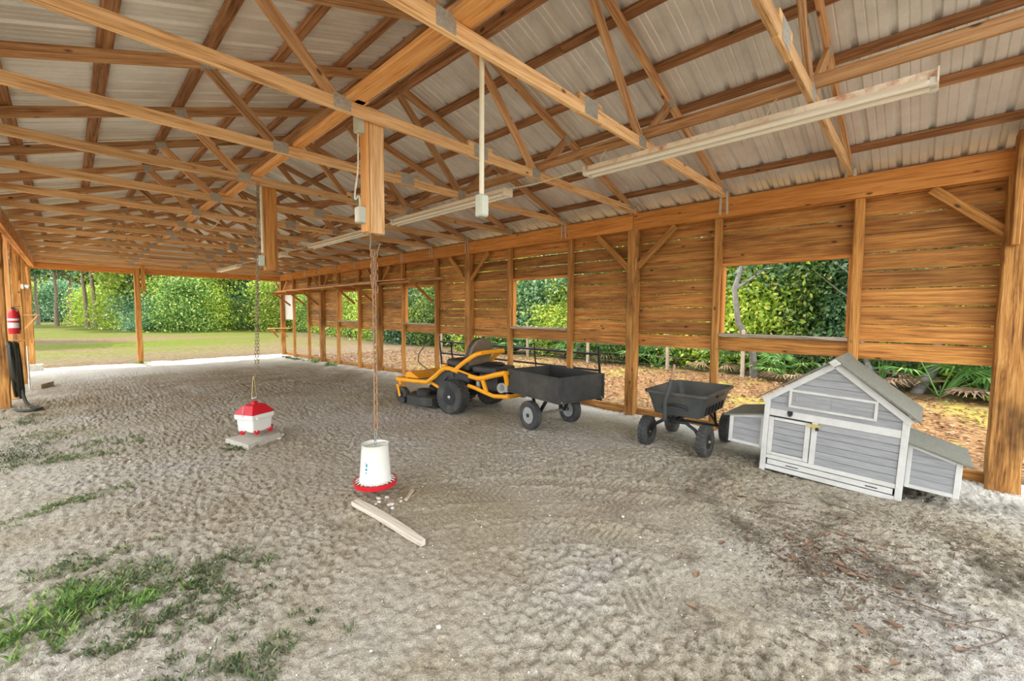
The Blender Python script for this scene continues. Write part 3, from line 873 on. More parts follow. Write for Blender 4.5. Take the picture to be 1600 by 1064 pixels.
def link_mesh(L, w, r, mat):
    pts = []
    for k in range(12):
        a = 2 * math.pi * k / 12
        x = w * math.cos(a); z = w * math.sin(a) + (L / 2 - w) * (1 if math.sin(a) > 0.01 else -1 if math.sin(a) < -0.01 else 0)
        pts.append((x, 0, z))
    return MB().tube(pts, r, 6, closed=True).mesh('link', mat, 1.2)
def chain(name, pts, L, w, r, mat, label, strands=None):
    t = tag(empty(name, pts[-1][-1]), label, 'chain')
    base = Vector(pts[-1][-1])
    me = link_mesh(L, w, r, mat)
    pitch = L - 2.6 * r
    for (a, b) in pts:
        a, b = Vector(a), Vector(b)
        n = max(1, int(round((b - a).length / pitch)))
        for i in range(n):
            p = a.lerp(b, (i + 0.5) / n)
            q = (b - a).to_track_quat('-Z', 'X') @ Quaternion((0, 0, 1), math.pi / 2 * (i % 2) + 0.4)
            link('link', me, t, p - base, q)
    return t
CH1 = (1.722, 3.21)
chain('hanging_chain', [((CH1[0] - 0.014, CH1[1] - 0.012, 1.985), (CH1[0] - 0.018, CH1[1] - 0.01, 1.70)), ((CH1[0] + 0.018, CH1[1] + 0.012, 1.985), (CH1[0] + 0.02, CH1[1] + 0.01, 1.66)), ((CH1[0], CH1[1], 1.98), (CH1[0], CH1[1], 0.54))],
      0.062, 0.016, 0.0052, M_RUST, 'rusty chain hanging doubled from the iron hook, carrying the poultry feeder')
chain('hanging_chain', [((CH1[0], CH1[1], 0.54), (CH1[0] - 0.008, CH1[1], 0.415))], 0.04, 0.010, 0.003, M_STEEL, 'short bright chain at the bottom of the rusty chain above the feeder')
CH2 = (1.50, 5.60)
chain('hanging_chain', [((1.575, 5.56, 2.96), (CH2[0] - 0.012, CH2[1], 0.74)), ((1.555, 5.55, 2.96), (CH2[0] + 0.025, CH2[1] + 0.01, 0.78))], 0.046, 0.011, 0.003, M_DARKCH, 'thin dark chain in two strands hanging from a truss above the white waterer')

# feeder
fd = tag(empty('poultry_feeder', (1.71, 3.21, 0.07)), 'hanging poultry feeder with white bucket and red dish', 'feeder')
MB().lathe([(0.128, 0.04), (0.122, 0.10), (0.108, 0.30), (0.106, 0.345), (0.110, 0.352), (0.104, 0.352), (0.101, 0.345), (0.103, 0.30), (0.117, 0.10), (0.122, 0.04)], 36).build('bucket', M_WHITE, fd, 0.6)
MB().lathe([(0.0, 0.0), (0.13, 0.0), (0.168, 0.012), (0.172, 0.05), (0.167, 0.052), (0.162, 0.016), (0.128, 0.008), (0.0, 0.008)], 40).build('dish', M_RED, fd, 0.6)
for k in range(22):
    a = 2 * math.pi * k / 22
    MB().bar((0.118 * math.cos(a), 0.118 * math.sin(a), 0.062), (0.165 * math.cos(a), 0.165 * math.sin(a), 0.044), 0.005, 0.006).build('spoke', M_WHITE, fd)
M_FEED = flat('feed grain', srgb(190, 164, 110), 0.9, 0, 0.3, 90, 0.5)
MB().lathe([(0.0, 0.10), (0.06, 0.105), (0.113, 0.09), (0.116, 0.05), (0.0, 0.05)], 24).build('feed', M_FEED, fd, 0.6)
MB().lathe([(0.119, 0.012), (0.14, 0.02), (0.160, 0.018)], 30).build('spilled_feed', M_FEED, fd, 0.6)
mk = MB()
def on_bucket(u, h, r=0.1195):
    a = RAD(-152) + u
    rr = 0.128 - (h - 0.04) * 0.064 + 0.0012
    return (rr * math.cos(a), rr * math.sin(a), h)
for poly in ([(-0.05, 0.205), (0.02, 0.185), (0.06, 0.2), (0.09, 0.235), (0.05, 0.225), (0.02, 0.21), (-0.02, 0.215)], [(-0.06, 0.165), (0.10, 0.165), (0.10, 0.178), (-0.06, 0.178)], [(-0.02, 0.14), (0.06, 0.14), (0.06, 0.15), (-0.02, 0.15)], [(0.0, 0.185), (0.03, 0.185), (-0.06, 0.225), (-0.07, 0.215)]):
    mk.add([on_bucket(-u, h) for u, h in poly], [tuple(range(len(poly)))])
mk.build('printed_mark', M_TEAL, fd)
MB().tube([(-0.108, 0, 0.335), (-0.09, 0, 0.345), (-0.01, 0, 0.352), (0.08, 0, 0.345), (0.108, 0, 0.335)], 0.0028, 6).build('handle', M_STEEL, fd)

# waterer
wt = tag(empty('poultry_waterer', (1.47, 5.60, 0.075), RAD(27)), 'white bucket waterer with red lid and red drinker cups hanging above a slab', 'waterer')
def frus(mb, w0, d0, z0, w1, d1, z1):
    vs_ = [(s * w0 / 2, t * d0 / 2, z0) for s, t in ((-1, -1), (1, -1), (1, 1), (-1, 1))] + [(s * w1 / 2, t * d1 / 2, z1) for s, t in ((-1, -1), (1, -1), (1, 1), (-1, 1))]
    return mb.add(vs_, [(3, 2, 1, 0), (4, 5, 6, 7), (0, 1, 5, 4), (1, 2, 6, 5), (2, 3, 7, 6), (3, 0, 4, 7)])
link('bucket', bevel_mesh(frus(MB(), 0.255, 0.225, 0.04, 0.285, 0.25, 0.235).mesh('bucket', M_WHITE), 0.018, 3), wt)
link('rim', bevel_mesh(frus(MB(), 0.305, 0.27, 0.185, 0.31, 0.275, 0.245).mesh('rim', M_WHITE), 0.012, 2), wt)
link('lid', bevel_mesh(frus(MB(), 0.315, 0.28, 0.246, 0.17, 0.15, 0.345).mesh('lid', M_RED), 0.008, 2), wt)
MB().box((0, 0, 0.362), (0.05, 0.05, 0.036)).build('lid_cap', M_RED, wt)
for (x, y, a) in ((-0.10, -0.135, 0), (0.06, -0.145, 0), (0.155, -0.05, 1), (0.155, 0.07, 1), (-0.155, 0.0, 1), (0.0, 0.135, 0)):
    cup = MB().lathe([(0.0, -0.022), (0.02, -0.018), (0.030, 0.004), (0.033, 0.02), (0.029, 0.02), (0.018, -0.008), (0.0, -0.01)], 14, Matrix.Translation((x * 1.06, y * 1.06, 0.045)))
    cp = cup.build('drinker_cup', M_RED, wt, 0.8)
    MB().tube([(x * 1.0, y * 1.0, 0.055), (x * 0.85, y * 0.85, 0.065)], 0.008, 8).build('valve', M_CREAM, cp)
hl = [(-0.155, 0, 0.22)] + [(-0.155 * math.cos(a), 0, 0.28 + 0.13 * math.sin(a)) for a in np.linspace(0, math.pi, 13)] + [(0.155, 0, 0.22)]
MB().tube(hl, 0.004, 6).build('bail', M_STEEL, wt, 0.9)
MB().tube([(-0.025, 0, 0.418), (0.025, 0, 0.418)], 0.009, 8).build('grip', M_WHITE, wt, 0.9)
tw = MB().tube([(-0.03, 0, 0.425), (-0.012, 0, 0.62), (0.0, 0, 0.67), (0.012, 0, 0.62), (0.03, 0, 0.425)], 0.003, 6).build('hanger_wire', M_BRASS, wt)
link('strap_clip', bevel_mesh(MB().box((0.035, 0, 0), (0.03, 0.015, 0.03)).mesh('strap_clip', M_WHITE), 0.004), wt, (-0.12, -0.138, 0.20))

# slab under the waterer
sl = MB()
top = [(-0.25, 0.16), (-0.14, -0.33), (0.26, -0.10), (0.30, 0.16), (0.08, 0.24)]
sl.add([(x, y, -0.03) for x, y in top] + [(x * 0.985, y * 0.985, 0.045 + 0.02 * (x > 0.2)) for x, y in top], [(0, 1, 2, 3, 4), (9, 8, 7, 6, 5)] + [(i, i + 5, (i + 1) % 5 + 5, (i + 1) % 5) for i in range(5)])
sm = bevel_mesh(sl.mesh('stone_slab', M_CONC), 0.006)
o = link('stone_slab', sm, None, (1.44, 5.55, floor_flat(1.44, 5.55, 0.3) + 0.01))
tag(o, 'flat broken concrete slab lying under the white waterer', 'slab')

# weathered stick under the feeder
W_PALE = wood('sun bleached wood', srgb(226, 214, 196), srgb(206, 192, 172), srgb(160, 144, 122), 0.8, knots=False, vary=0.1)
st = MB()
P0, P1 = Vector((1.49, 3.13, 0)), Vector((1.53, 2.25, 0))
n = 9; vs_ = []; fs_ = []; LB = (P1 - P0).length
rnd = random.Random(3)
for i in range(n + 1):
    t = i / n
    w = 0.030 + 0.010 * math.sin(t * 3.14) - 0.010 * t + rnd.uniform(-0.002, 0.002)
    for (a_, b_) in ((-w, 0.0), (-w * 0.9, 0.034), (w * 0.9, 0.038), (w, 0.0)):
        vs_.append((t * LB - LB / 2, a_ + 0.012 * math.sin(t * 4), b_ + 0.004))
for i in range(n):
    for k in range(4):
        l = (k + 1) % 4
        fs_.append((i * 4 + k, i * 4 + l, (i + 1) * 4 + l, (i + 1) * 4 + k))
fs_ += [(0, 1, 2, 3), (n * 4, n * 4 + 1, n * 4 + 2, n * 4 + 3)]
o = st.add(vs_, fs_).build('wooden_board', W_PALE, None, None, ((P0.x + P1.x) / 2, (P0.y + P1.y) / 2, floor_flat(1.51, 2.7, 0.1) + 0.004), (0, 0, math.atan2(P1.y - P0.y, P1.x - P0.x)))
tag(o, 'narrow weathered board lying on the sand below the poultry feeder', 'board')

o = lumber('wood_chip', (1.95, 3.03, floor_flat(1.9, 2.95, 0.08) + 0.014), (1.80, 2.90, floor_flat(1.9, 2.95, 0.08) + 0.014), 0.028, 0.022, W_GREY)
tag(o, 'short brown wood chip lying beside the weathered board', 'wood chip')
# ================================================================== VEHICLES
def wheel(parent, name, loc, R, w, rim_r, mt, mr, lugs=0, hub=True, dish=0.03, axis_rot=0.0, lug_rows=2):
    """tire with its rim, axle along local Y"""
    M = Matrix.Rotation(-math.pi / 2, 4, 'X')
    wh = empty(name, loc, axis_rot, parent)
    h = w / 2
    prof_ = [(rim_r, -h * 0.75), (rim_r + (R - rim_r) * 0.35, -h * 0.98), (R * 0.90, -h * 0.97), (R * 0.965, -h * 0.82), (R * 0.985, -h * 0.45), (R * 0.985, h * 0.45), (R * 0.965, h * 0.82), (R * 0.90, h * 0.97), (rim_r + (R - rim_r) * 0.35, h * 0.98), (rim_r, h * 0.75)]
    tire = MB().lathe(prof_, 36, M, closed=True).build('tire', mt, wh, 0.7)
    if lugs:
        mb = MB()
        for k in range(lugs):
            for j in range(lug_rows):
                a = 2 * math.pi * (k + 0.5 * (j % 2)) / lugs
                yy = (j - (lug_rows - 1) / 2) * (w * 0.86 / lug_rows)
                rot = Matrix.Rotation(a, 3, 'Y') @ Matrix.Rotation(0.3 * (1 if j % 2 else -1), 3, 'Z')
                c = Matrix.Rotation(a, 3, 'Y') @ Vector((0, yy, R * 0.985))
                mb.box(c, (2 * math.pi * R / lugs * 0.6, w * 0.8 / lug_rows, R * 0.075), rot)
        tr = mb.build('tread', mt, tire)
        tr['kind'] = 'stuff'
    rp = [(rim_r * 1.02, -h * 0.8), (rim_r * 0.9, -h * 0.7), (rim_r * 0.82, -h * 0.35), (rim_r * 0.35, -h * 0.35 + 0.0), (rim_r * 0.33, -h * 0.7), (0.0, -h * 0.72)]
    rim = MB()
    rim.lathe([(r, z) for r, z in rp], 28, M)
    rim.lathe([(r, -z) for r, z in rp], 28, M)
    rim.build('rim', mr, wh, 0.6)
    hb_ = MB()
    for q in (-1, 1):
        hb_.lathe([(0.0, -0.004), (rim_r * 0.26, -0.004), (rim_r * 0.24, 0.012), (rim_r * 0.12, 0.02), (0.0, 0.02)], 14, Matrix.Translation((0, q * h * 0.72, 0)) @ Matrix.Rotation(-q * math.pi / 2, 4, 'X'))
    hb_.tube([(0, -h * 0.7, 0), (0, h * 0.7, 0)], 0.01, 8)
    hb_.build('hub', M_STEEL if mr is M_DRIM else M_DRIM, wh, 0.6)
    return wh

# ---- zero turn mower, local x forward, y to its left
mw = tag(empty('riding_mower', (4.405, 5.06, floor_flat(4.4, 5.3, 0.4)), RAD(98)), 'yellow ride-on mower with black seat and fat rear tires beside the boarded wall', 'mower')
for s in (1, -1):
    wheel(mw, 'rear_wheel', (0.04, s * 0.45, 0.25), 0.25, 0.22, 0.115, M_RUBBER, M_DRIM, 30, lug_rows=4)
    cw = wheel(mw, 'caster_wheel', (1.24, s * 0.40, 0.135), 0.135, 0.10, 0.055, M_RUBBER, M_DRIM)
    fk = MB()
    for q in (-1, 1):
        fk.bar((1.24, s * 0.40 + q * 0.066, 0.12), (1.30, s * 0.40 + q * 0.06, 0.30), 0.012, 0.05)
    fk.box((1.30, s * 0.40, 0.30), (0.07, 0.14, 0.02)).tube([(1.30, s * 0.40, 0.30), (1.31, s * 0.40, 0.40)], 0.025, 10)
    fk.build('caster_fork', M_YEL, mw)
    # side rail from front beam over the rear wheel to the tail
    pts = [(1.38, 0.38), (1.2, 0.385), (0.9, 0.39), (0.66, 0.40), (0.52, 0.50), (0.39, 0.60), (0.30, 0.645), (0.2, 0.65), (0.1, 0.63), (-0.10, 0.595), (-0.24, 0.565), (-0.37, 0.55), (-0.48, 0.57), (-0.71, 0.635), (-0.86, 0.67)]
    rl = MB().tube([(x, s * (0.40 if x > 0.6 else 0.36), z) for x, z in pts], 0.036, 8, flat=0.75).build('side_rail', M_YEL, mw, 0.8)
    MB().bar((0.0, s * 0.391, 0.610), (-0.2, s * 0.391, 0.572), 0.004, 0.035).build('decal', M_BLACKSTEEL, rl)
    MB().tube([(-0.16, s * 0.34, 0.42), (-0.30, s * 0.34, 0.40), (-0.48, s * 0.34, 0.355), (-0.63, s * 0.32, 0.315), (-0.84, s * 0.26, 0.32)], 0.03, 8, flat=0.7).build('lower_rail', M_YEL, mw, 0.8)
    MB().bar((-0.44, s * 0.35, 0.56), (-0.52, s * 0.34, 0.35), 0.03, 0.055, up=Vector((1, 0, 0))).build('strut', M_YEL, mw)
    # roll bar style seat guard
    MB().tube([(0.10, s * 0.36, 0.63), (-0.04, s * 0.34, 0.74), (-0.22, s * 0.31, 0.86), (-0.30, s * 0.29, 0.90), (-0.36, s * 0.26, 0.915)], 0.033, 8, flat=0.8).build('seat_guard', M_YEL, mw, 0.8)
    # steering levers
    MB().tube([(0.50, s * 0.27, 0.50), (0.66, s * 0.27, 0.53), (0.98, s * 0.26, 0.66), (1.03, s * 0.25, 0.70), (1.02, s * 0.24, 0.82), (0.97, s * 0.20, 0.92), (0.90, s * 0.12, 1.0)] if s > 0 else
              [(0.50, s * 0.27, 0.50), (0.60, s * 0.27, 0.55), (0.72, s * 0.26, 0.70), (0.74, s * 0.25, 0.80), (0.72, s * 0.22, 0.92), (0.66, s * 0.14, 1.0)], 0.012, 8).build('lever', M_SEATB if s > 0 else M_BLACKSTEEL, mw, 0.8)
    # fender
    fen = MB()
    arc = [(0.62, 0.40), (0.50, 0.47), (0.40, 0.56), (0.28, 0.60), (0.15, 0.59)]
    inner = [(0.12, 0.52), (0.25, 0.53), (0.33, 0.45), (0.42, 0.36)]
    poly = arc + inner
    fen.prism(poly, min(s * 0.20, s * 0.345), max(s * 0.20, s * 0.345))
    fen.build('fender', M_PLASTIC, mw)
MB().tube([(-0.36, 0.26, 0.915), (-0.38, 0.0, 0.92), (-0.36, -0.26, 0.915)], 0.033, 8, flat=0.8).build('guard_crossbar', M_YEL, mw, 0.8)
MB().tube([(-0.86, 0.36, 0.67), (-0.87, 0.34, 0.60), (-0.86, 0.30, 0.50)], 0.034, 8).build('tail_bar', M_YEL, mw, 0.8)
MB().tube([(-0.86, 0.36, 0.665), (-0.90, 0.2, 0.665), (-0.90, -0.2, 0.665), (-0.86, -0.36, 0.665)], 0.034, 8).build('tail_bar', M_YEL, mw, 0.8)
MB().tube([(-0.84, 0.26, 0.32), (-0.88, 0.1, 0.32), (-0.88, -0.1, 0.32), (-0.84, -0.26, 0.32)], 0.03, 8).build('bumper', M_YEL, mw, 0.8)
link('front_beam', bevel_mesh(MB().box((1.36, 0, 0.39), (0.07, 0.86, 0.07)).mesh('front_beam', M_YEL), 0.01), mw)
link('foot_pan', bevel_mesh(MB().box((0.92, 0, 0.40), (0.62, 0.62, 0.03)).mesh('foot_pan', M_BLACKSTEEL), 0.008), mw)
fp = MB().prism([(1.22, 0.41), (1.30, 0.41), (1.27, 0.50), (1.18, 0.52), (0.95, 0.42)], -0.30, 0.30)
fp.build('foot_rest', M_YEL, mw)
link('console', bevel_mesh(MB().box((0.15, 0, 0.53), (0.62, 0.66, 0.16)).mesh('console', M_PLASTIC), 0.03, 2), mw)
for s in (1, -1):
    MB().lathe([(0.0, 0.0), (0.045, 0.0), (0.05, 0.06), (0.045, 0.08), (0.0, 0.085)], 16, Matrix.Translation((0.36, s * 0.30, 0.62))).build('fuel_cap', M_YEL, mw, 0.6)
# seat
def cushion(name, w, d, t, mat, parent, loc, rot):
    me = MB().box((0, 0, 0), (d, w, t)).mesh(name, mat)
    bevel_mesh(me, min(t, d, w) * 0.42, 4)
    me.polygons.foreach_set('use_smooth', [True] * len(me.polygons))
    return link(name, me, parent, loc, rot)
cushion('seat_cushion', 0.50, 0.48, 0.13, M_SEAT, mw, (0.16, 0, 0.70), (0, RAD(-6), 0))
def seat_back(x0, th, mat, name, sc=1.0):
    outl = [(-0.23, 0.0), (-0.26, 0.14), (-0.235, 0.30), (-0.16, 0.40), (0.0, 0.435), (0.16, 0.40), (0.235, 0.30), (0.26, 0.14), (0.23, 0.0)]
    mb = MB().prism([(a * sc, b * sc + (1 - sc) * 0.2) for a, b in outl], -th / 2, th / 2, Matrix.Translation((x0, 0, 0.70)) @ Matrix.Rotation(RAD(-14), 4, 'Y') @ Matrix.Rotation(math.pi / 2, 4, 'Z'))
    me = mb.mesh(name, mat); bevel_mesh(me, 0.02, 3)
    return link(name, me, mw)
seat_back(-0.075, 0.05, M_SEATB, 'seat_shell')
seat_back(-0.02, 0.09, M_SEAT, 'seat_backrest', 0.97)
# engine and deck
link('engine_block', bevel_mesh(MB().box((-0.42, 0, 0.48), (0.34, 0.40, 0.26)).mesh('engine_block', M_PLASTIC), 0.02), mw)
link('engine_cover', bevel_mesh(MB().box((-0.38, 0, 0.66), (0.46, 0.50, 0.10)).mesh('engine_cover', M_PLASTIC), 0.035, 3), mw)
MB().lathe([(0.0, 0), (0.16, 0.0), (0.17, 0.03), (0.12, 0.045), (0.0, 0.05)], 24, Matrix.Translation((-0.38, 0, 0.71))).build('flywheel_cover', M_BLACKSTEEL, mw, 0.6)
MB().lathe([(0.0, -0.2), (0.07, -0.2), (0.075, -0.18), (0.075, 0.18), (0.07, 0.2), (0.0, 0.2)], 18, Matrix.Translation((-0.68, 0.02, 0.42)) @ Matrix.Rotation(math.pi / 2, 4, 'X')).build('muffler', M_ALU, mw, 0.6)
link('oil_tank', bevel_mesh(MB().box((-0.72, 0.12, 0.43), (0.16, 0.20, 0.13)).mesh('oil_tank', M_ALU), 0.02, 2), mw)
MB().lathe([(0.0, -0.05), (0.04, -0.05), (0.04, 0.05), (0.0, 0.05)], 14, Matrix.Translation((-0.28, 0.24, 0.44))).build('oil_filter', M_STEEL, mw, 0.6)
MB().lathe([(0.0, -0.4), (0.05, -0.4), (0.05, 0.4), (0.0, 0.4)], 14, Matrix.Translation((0.04, 0, 0.25)) @ Matrix.Rotation(math.pi / 2, 4, 'X')).build('axle', M_BLACKSTEEL, mw, 0.6)
MB().box((-0.05, 0, 0.36), (0.95, 0.34, 0.14)).build('chassis', M_BLACKSTEEL, mw)
dk = MB()
out_ = [(0.34, 0.30), (0.42, 0.52), (0.66, 0.60), (0.95, 0.56), (1.08, 0.36), (1.08, -0.36), (0.95, -0.56), (0.66, -0.60), (0.42, -0.52), (0.34, -0.30)]
nn = len(out_)
dk.add([(x, y, 0.06) for x, y in out_] + [(x, y, 0.185) for x, y in out_] + [(0.70 + (x - 0.70) * 0.93, y * 0.93, 0.205) for x, y in out_],
       [tuple(reversed(range(nn)))] + [(i, (i + 1) % nn, (i + 1) % nn + nn, i + nn) for i in range(nn)] + [(i + nn, (i + 1) % nn + nn, (i + 1) % nn + 2 * nn, i + 2 * nn) for i in range(nn)] + [tuple(range(2 * nn, 3 * nn))])
dk.build('mower_deck', M_TRAY, mw)
for (x, y) in ((0.70, 0.42), (0.86, 0.0), (0.70, -0.42)):
    MB().lathe([(0.0, 0.2), (0.12, 0.2), (0.125, 0.26), (0.10, 0.29), (0.0, 0.29)], 18, Matrix.Translation((x, y, 0))).build('spindle_cover', M_PLASTIC, mw, 0.6)
for s in (1, -1):
    MB().lathe([(0.0, -0.03), (0.05, -0.03), (0.055, 0.0), (0.05, 0.03), (0.0, 0.03)], 14, Matrix.Translation((1.10, s * 0.50, 0.075)) @ Matrix.Rotation(math.pi / 2, 4, 'X')).build('deck_roller', M_PLASTIC, mw, 0.6)
    MB().bar((0.62, s * 0.33, 0.39), (0.30, s * 0.34, 0.29), 0.04, 0.045).build('lift_arm', M_YEL, mw)
MB().bar((-0.84, 0, 0.30), (-0.95, 0, 0.29), 0.08, 0.012).build('hitch_plate', M_STEEL, mw)

# ---- dump cart, local x forward
ct = tag(empty('dump_cart', (4.44, 3.56, floor_flat(4.4, 3.56, 0.4)), RAD(79.4)), 'black steel dump cart on two grey-rimmed wheels hitched behind the yellow mower', 'cart')
for s in (1, -1):
    wheel(ct, 'wheel', (0.0, s * 0.345, 0.19), 0.19, 0.10, 0.105, M_RUBBER, M_RIM)
CY0 = -0.05
def tray():
    w0, w1 = 0.36, 0.385; z0, z1 = 0.415, 0.735; xa, xb = -0.53, 0.52
    parts = {}
    parts['floor_pan'] = MB().box((0, CY0, z0 + 0.006), (1.05, 0.74, 0.012))
    for s, nme in ((1, 'side_panel'), (-1, 'side_panel')):
        mb = MB().box((0, CY0 + s * 0.372, (z0 + z1) / 2), (1.05, 0.010, z1 - z0))
        mb.box((0, CY0 + s * 0.380, z1 - 0.008), (1.06, 0.03, 0.016))
        mb.box((0.0, CY0 + s * 0.380, z0 + 0.012), (1.05, 0.012, 0.024))
        mb.build(nme, M_TRAY, ct)
    mb = MB().box((0.522, CY0, (z0 + z1) / 2), (0.010, 0.75, z1 - z0)); mb.box((0.528, CY0, z1 - 0.008), (0.03, 0.78, 0.016)); mb.build('front_panel', M_TRAY, ct)
    mb = MB().box((-0.524, CY0, (z0 + z1) / 2 + 0.01), (0.012, 0.735, z1 - z0 - 0.02)); mb.box((-0.53, CY0, z1 - 0.006), (0.024, 0.74, 0.014)); mb.box((-0.53, CY0, z0 + 0.012), (0.02, 0.74, 0.02))
    tg = mb.build('tailgate', M_TRAY, ct)
    for s in (-1, 1):
        MB().box((-0.532, CY0 + s * 0.372, (z0 + z1) / 2), (0.028, 0.028, z1 - z0)).build('corner_post', M_TRAY, ct)
        MB().lathe([(0, 0), (0.012, 0), (0.012, 0.012), (0, 0.014)], 10, Matrix.Translation((-0.532, CY0 + s * 0.345, z0 + 0.02)) @ Matrix.Rotation(-math.pi / 2, 4, 'Y')).build('bolt', M_STEEL, tg)
    parts['floor_pan'].build('floor_pan', M_TRAY, ct)
tray()
MB().tube([(0, -0.33, 0.19), (0, 0.33, 0.19)], 0.018, 10).build('axle', M_STEEL, ct, 0.7)
fr = MB()
for s in (1, -1):
    fr.bar((0.02, s * 0.22, 0.19), (0.14, s * 0.20, 0.405), 0.03, 0.035)
    fr.bar((-0.02, s * 0.22, 0.19), (-0.16, s * 0.20, 0.405), 0.03, 0.035)
    fr.bar((-0.2, s * 0.20, 0.40), (0.30, s * 0.20, 0.40), 0.035, 0.03)
fr.bar((0.2, -0.22, 0.40), (0.2, 0.22, 0.40), 0.03, 0.03).bar((-0.15, -0.22, 0.40), (-0.15, 0.22, 0.40), 0.03, 0.03)
fr.build('axle_frame', M_BLACKSTEEL, ct)
MB().tube([(0.0, 0.0, 0.38), (0.55, 0, 0.36), (0.72, 0, 0.31), (1.02, 0, 0.285)], 0.02, 8).build('tongue', M_BLACKSTEEL, ct, 0.8)
MB().box((1.04, 0, 0.285), (0.10, 0.06, 0.03)).build('clevis', M_STEEL, ct)
MB().tube([(1.06, 0, 0.24), (1.06, 0, 0.36)], 0.008, 8).build('hitch_pin', M_STEEL, ct)

# ---- garden wagon, local x forward (towards the middle of the barn)
wg = tag(empty('garden_wagon', (5.0, 1.95, floor_flat(5.0, 1.95, 0.35)), RAD(182)), 'dark plastic garden wagon with upright pull handle between post and chicken coop', 'wagon')
def tub():
    # outer and inner shells of a flared tub
    def ring(x0, x1, w0, w1, z, r=0.07):
        pts = []
        for (cx, cy, a0) in ((x1 - r, w1 - r, 0), (x0 + r, w0 - r, 90), (x0 + r, -w0 + r, 180), (x1 - r, -w1 + r, 270)):
            for k in range(5):
                a = RAD(a0 + k * 22.5)
                pts.append((cx + r * math.cos(a), cy + r * math.sin(a), z))
        return pts
    rings = [ring(-0.46, 0.40, 0.26, 0.26, 0.385), ring(-0.50, 0.435, 0.30, 0.30, 0.55), ring(-0.535, 0.455, 0.325, 0.325, 0.615), ring(-0.56, 0.475, 0.35, 0.35, 0.62), ring(-0.56, 0.475, 0.35, 0.35, 0.645),
             ring(-0.525, 0.44, 0.318, 0.318, 0.645), ring(-0.49, 0.42, 0.288, 0.288, 0.55), ring(-0.45, 0.385, 0.25, 0.25, 0.40)]
    mb = MB(); n = 20
    vs_ = [p for r in rings for p in r]
    fs_ = []
    for i in range(len(rings) - 1):
        for k in range(n):
            l = (k + 1) % n
            fs_.append((i * n + k, i * n + l, (i + 1) * n + l, (i + 1) * n + k))
    fs_.append(tuple(range(n))); fs_.append(tuple((len(rings) - 1) * n + k for k in range(n)))
    return mb.add(vs_, fs_)
tb = tub().build('tub', M_TUB, wg, 0.6)
for s in (1, -1):
    for k in range(6):
        MB().box((0.26 - k * 0.11, s * 0.282, 0.45), (0.03, 0.02, 0.09), Matrix.Rotation(s * RAD(-13), 3, 'X')).build('rib_slot', M_BLACKSTEEL, tb)
    MB().box((-0.05, s * 0.33, 0.60), (0.24, 0.02, 0.035)).build('hand_grip', M_BLACKSTEEL, tb)
MB().tube([(0.43, -0.13, 0.46), (0.438, -0.12, 0.50), (0.445, 0.0, 0.515), (0.438, 0.12, 0.50), (0.43, 0.13, 0.46)], 0.014, 6).build('molded_arch', M_BLACKSTEEL, tb, 0.8)
for (x, rot) in ((0.40, 0), (-0.36, 0)):
    for s in (1, -1):
        wheel(wg, 'wheel', (x, s * 0.32, 0.165), 0.165, 0.10, 0.075, M_RUBBER, M_DRIM, 22)
MB().tube([(0.40, -0.27, 0.165), (0.40, -0.22, 0.26), (0.41, -0.12, 0.325), (0.41, 0.12, 0.325), (0.40, 0.22, 0.26), (0.40, 0.27, 0.165)], 0.019, 8).build('front_axle', M_BLACKSTEEL, wg, 0.8)
fr = MB()
fr.tube([(-0.36, -0.27, 0.165), (-0.36, 0.27, 0.165)], 0.016, 8)
for s in (1, -1):
    fr.tube([(-0.36, s * 0.2, 0.17), (-0.28, s * 0.2, 0.37), (0.3, s * 0.2, 0.375)], 0.016, 8)
    fr.tube([(-0.36, s * 0.22, 0.17), (-0.1, s * 0.2, 0.37)], 0.012, 8)
fr.tube([(0.0, 0, 0.34), (0.42, 0, 0.335)], 0.02, 8)
fr.build('undercarriage', M_BLACKSTEEL, wg, 0.8)
MB().box((0.47, -0.06, 0.35), (0.10, 0.07, 0.035)).build('swivel_plate', M_BLACKSTEEL, wg)
hd = MB().tube([(0.52, -0.07, 0.35), (0.55, -0.06, 0.55), (0.52, -0.005, 0.80)], 0.024, 8).build('pull_handle', M_TUB, wg, 0.8)
MB().tube([(0.52, -0.005, 0.79), (0.50, 0.005, 0.90), (0.49, 0.01, 0.96)], 0.017, 8).build('handle_rod', M_RUST, wg, 0.8)
MB().tube([(0.49, -0.045, 0.965), (0.49, 0.065, 0.965)], 0.016, 8).build('handle_grip', M_BLACKSTEEL, wg, 0.8)

# ================================================================== CHICKEN COOP (front faces -X)
cp = tag(empty('chicken_coop', (4.62, 0.59, floor_flat(4.8, 0.6, 0.4) - 0.01)), 'grey and white wooden chicken coop with felt roof and two nest boxes', 'coop')
cp.rotation_euler = (RAD(2.3), 0, 0)
DEP = 0.72
def cbox(name, y0, y1, z0, z1, x0, x1, mat, parent=cp, ch=0.003):
    me = MB().box((0, 0, 0), (x1 - x0, abs(y1 - y0), z1 - z0)).mesh(name, mat)
    if ch: bevel_mesh(me, ch)
    return link(name, me, parent, ((x0 + x1) / 2, (y0 + y1) / 2, (z0 + z1) / 2))
for y in (-0.49, 0.49):
    for x in (0.0, DEP - 0.05):
        cbox('corner_post', y - 0.023, y + 0.023, -0.02, 0.70, x - 0.004, x + 0.045, M_COOPW)
cbox('cross_rail', -0.467, 0.467, 0.545, 0.61, 0.0, 0.03, M_COOPW)
cbox('bottom_rail', -0.467, 0.467, 0.02, 0.062, -0.002, 0.03, M_COOPW)
tr_ = cbox('tray_front', -0.455, 0.455, 0.070, 0.118, 0.004, 0.035, M_COOPW)
cbox('bottom_rail', -0.467, 0.467, 0.126, 0.165, 0.0, 0.03, M_COOPW)
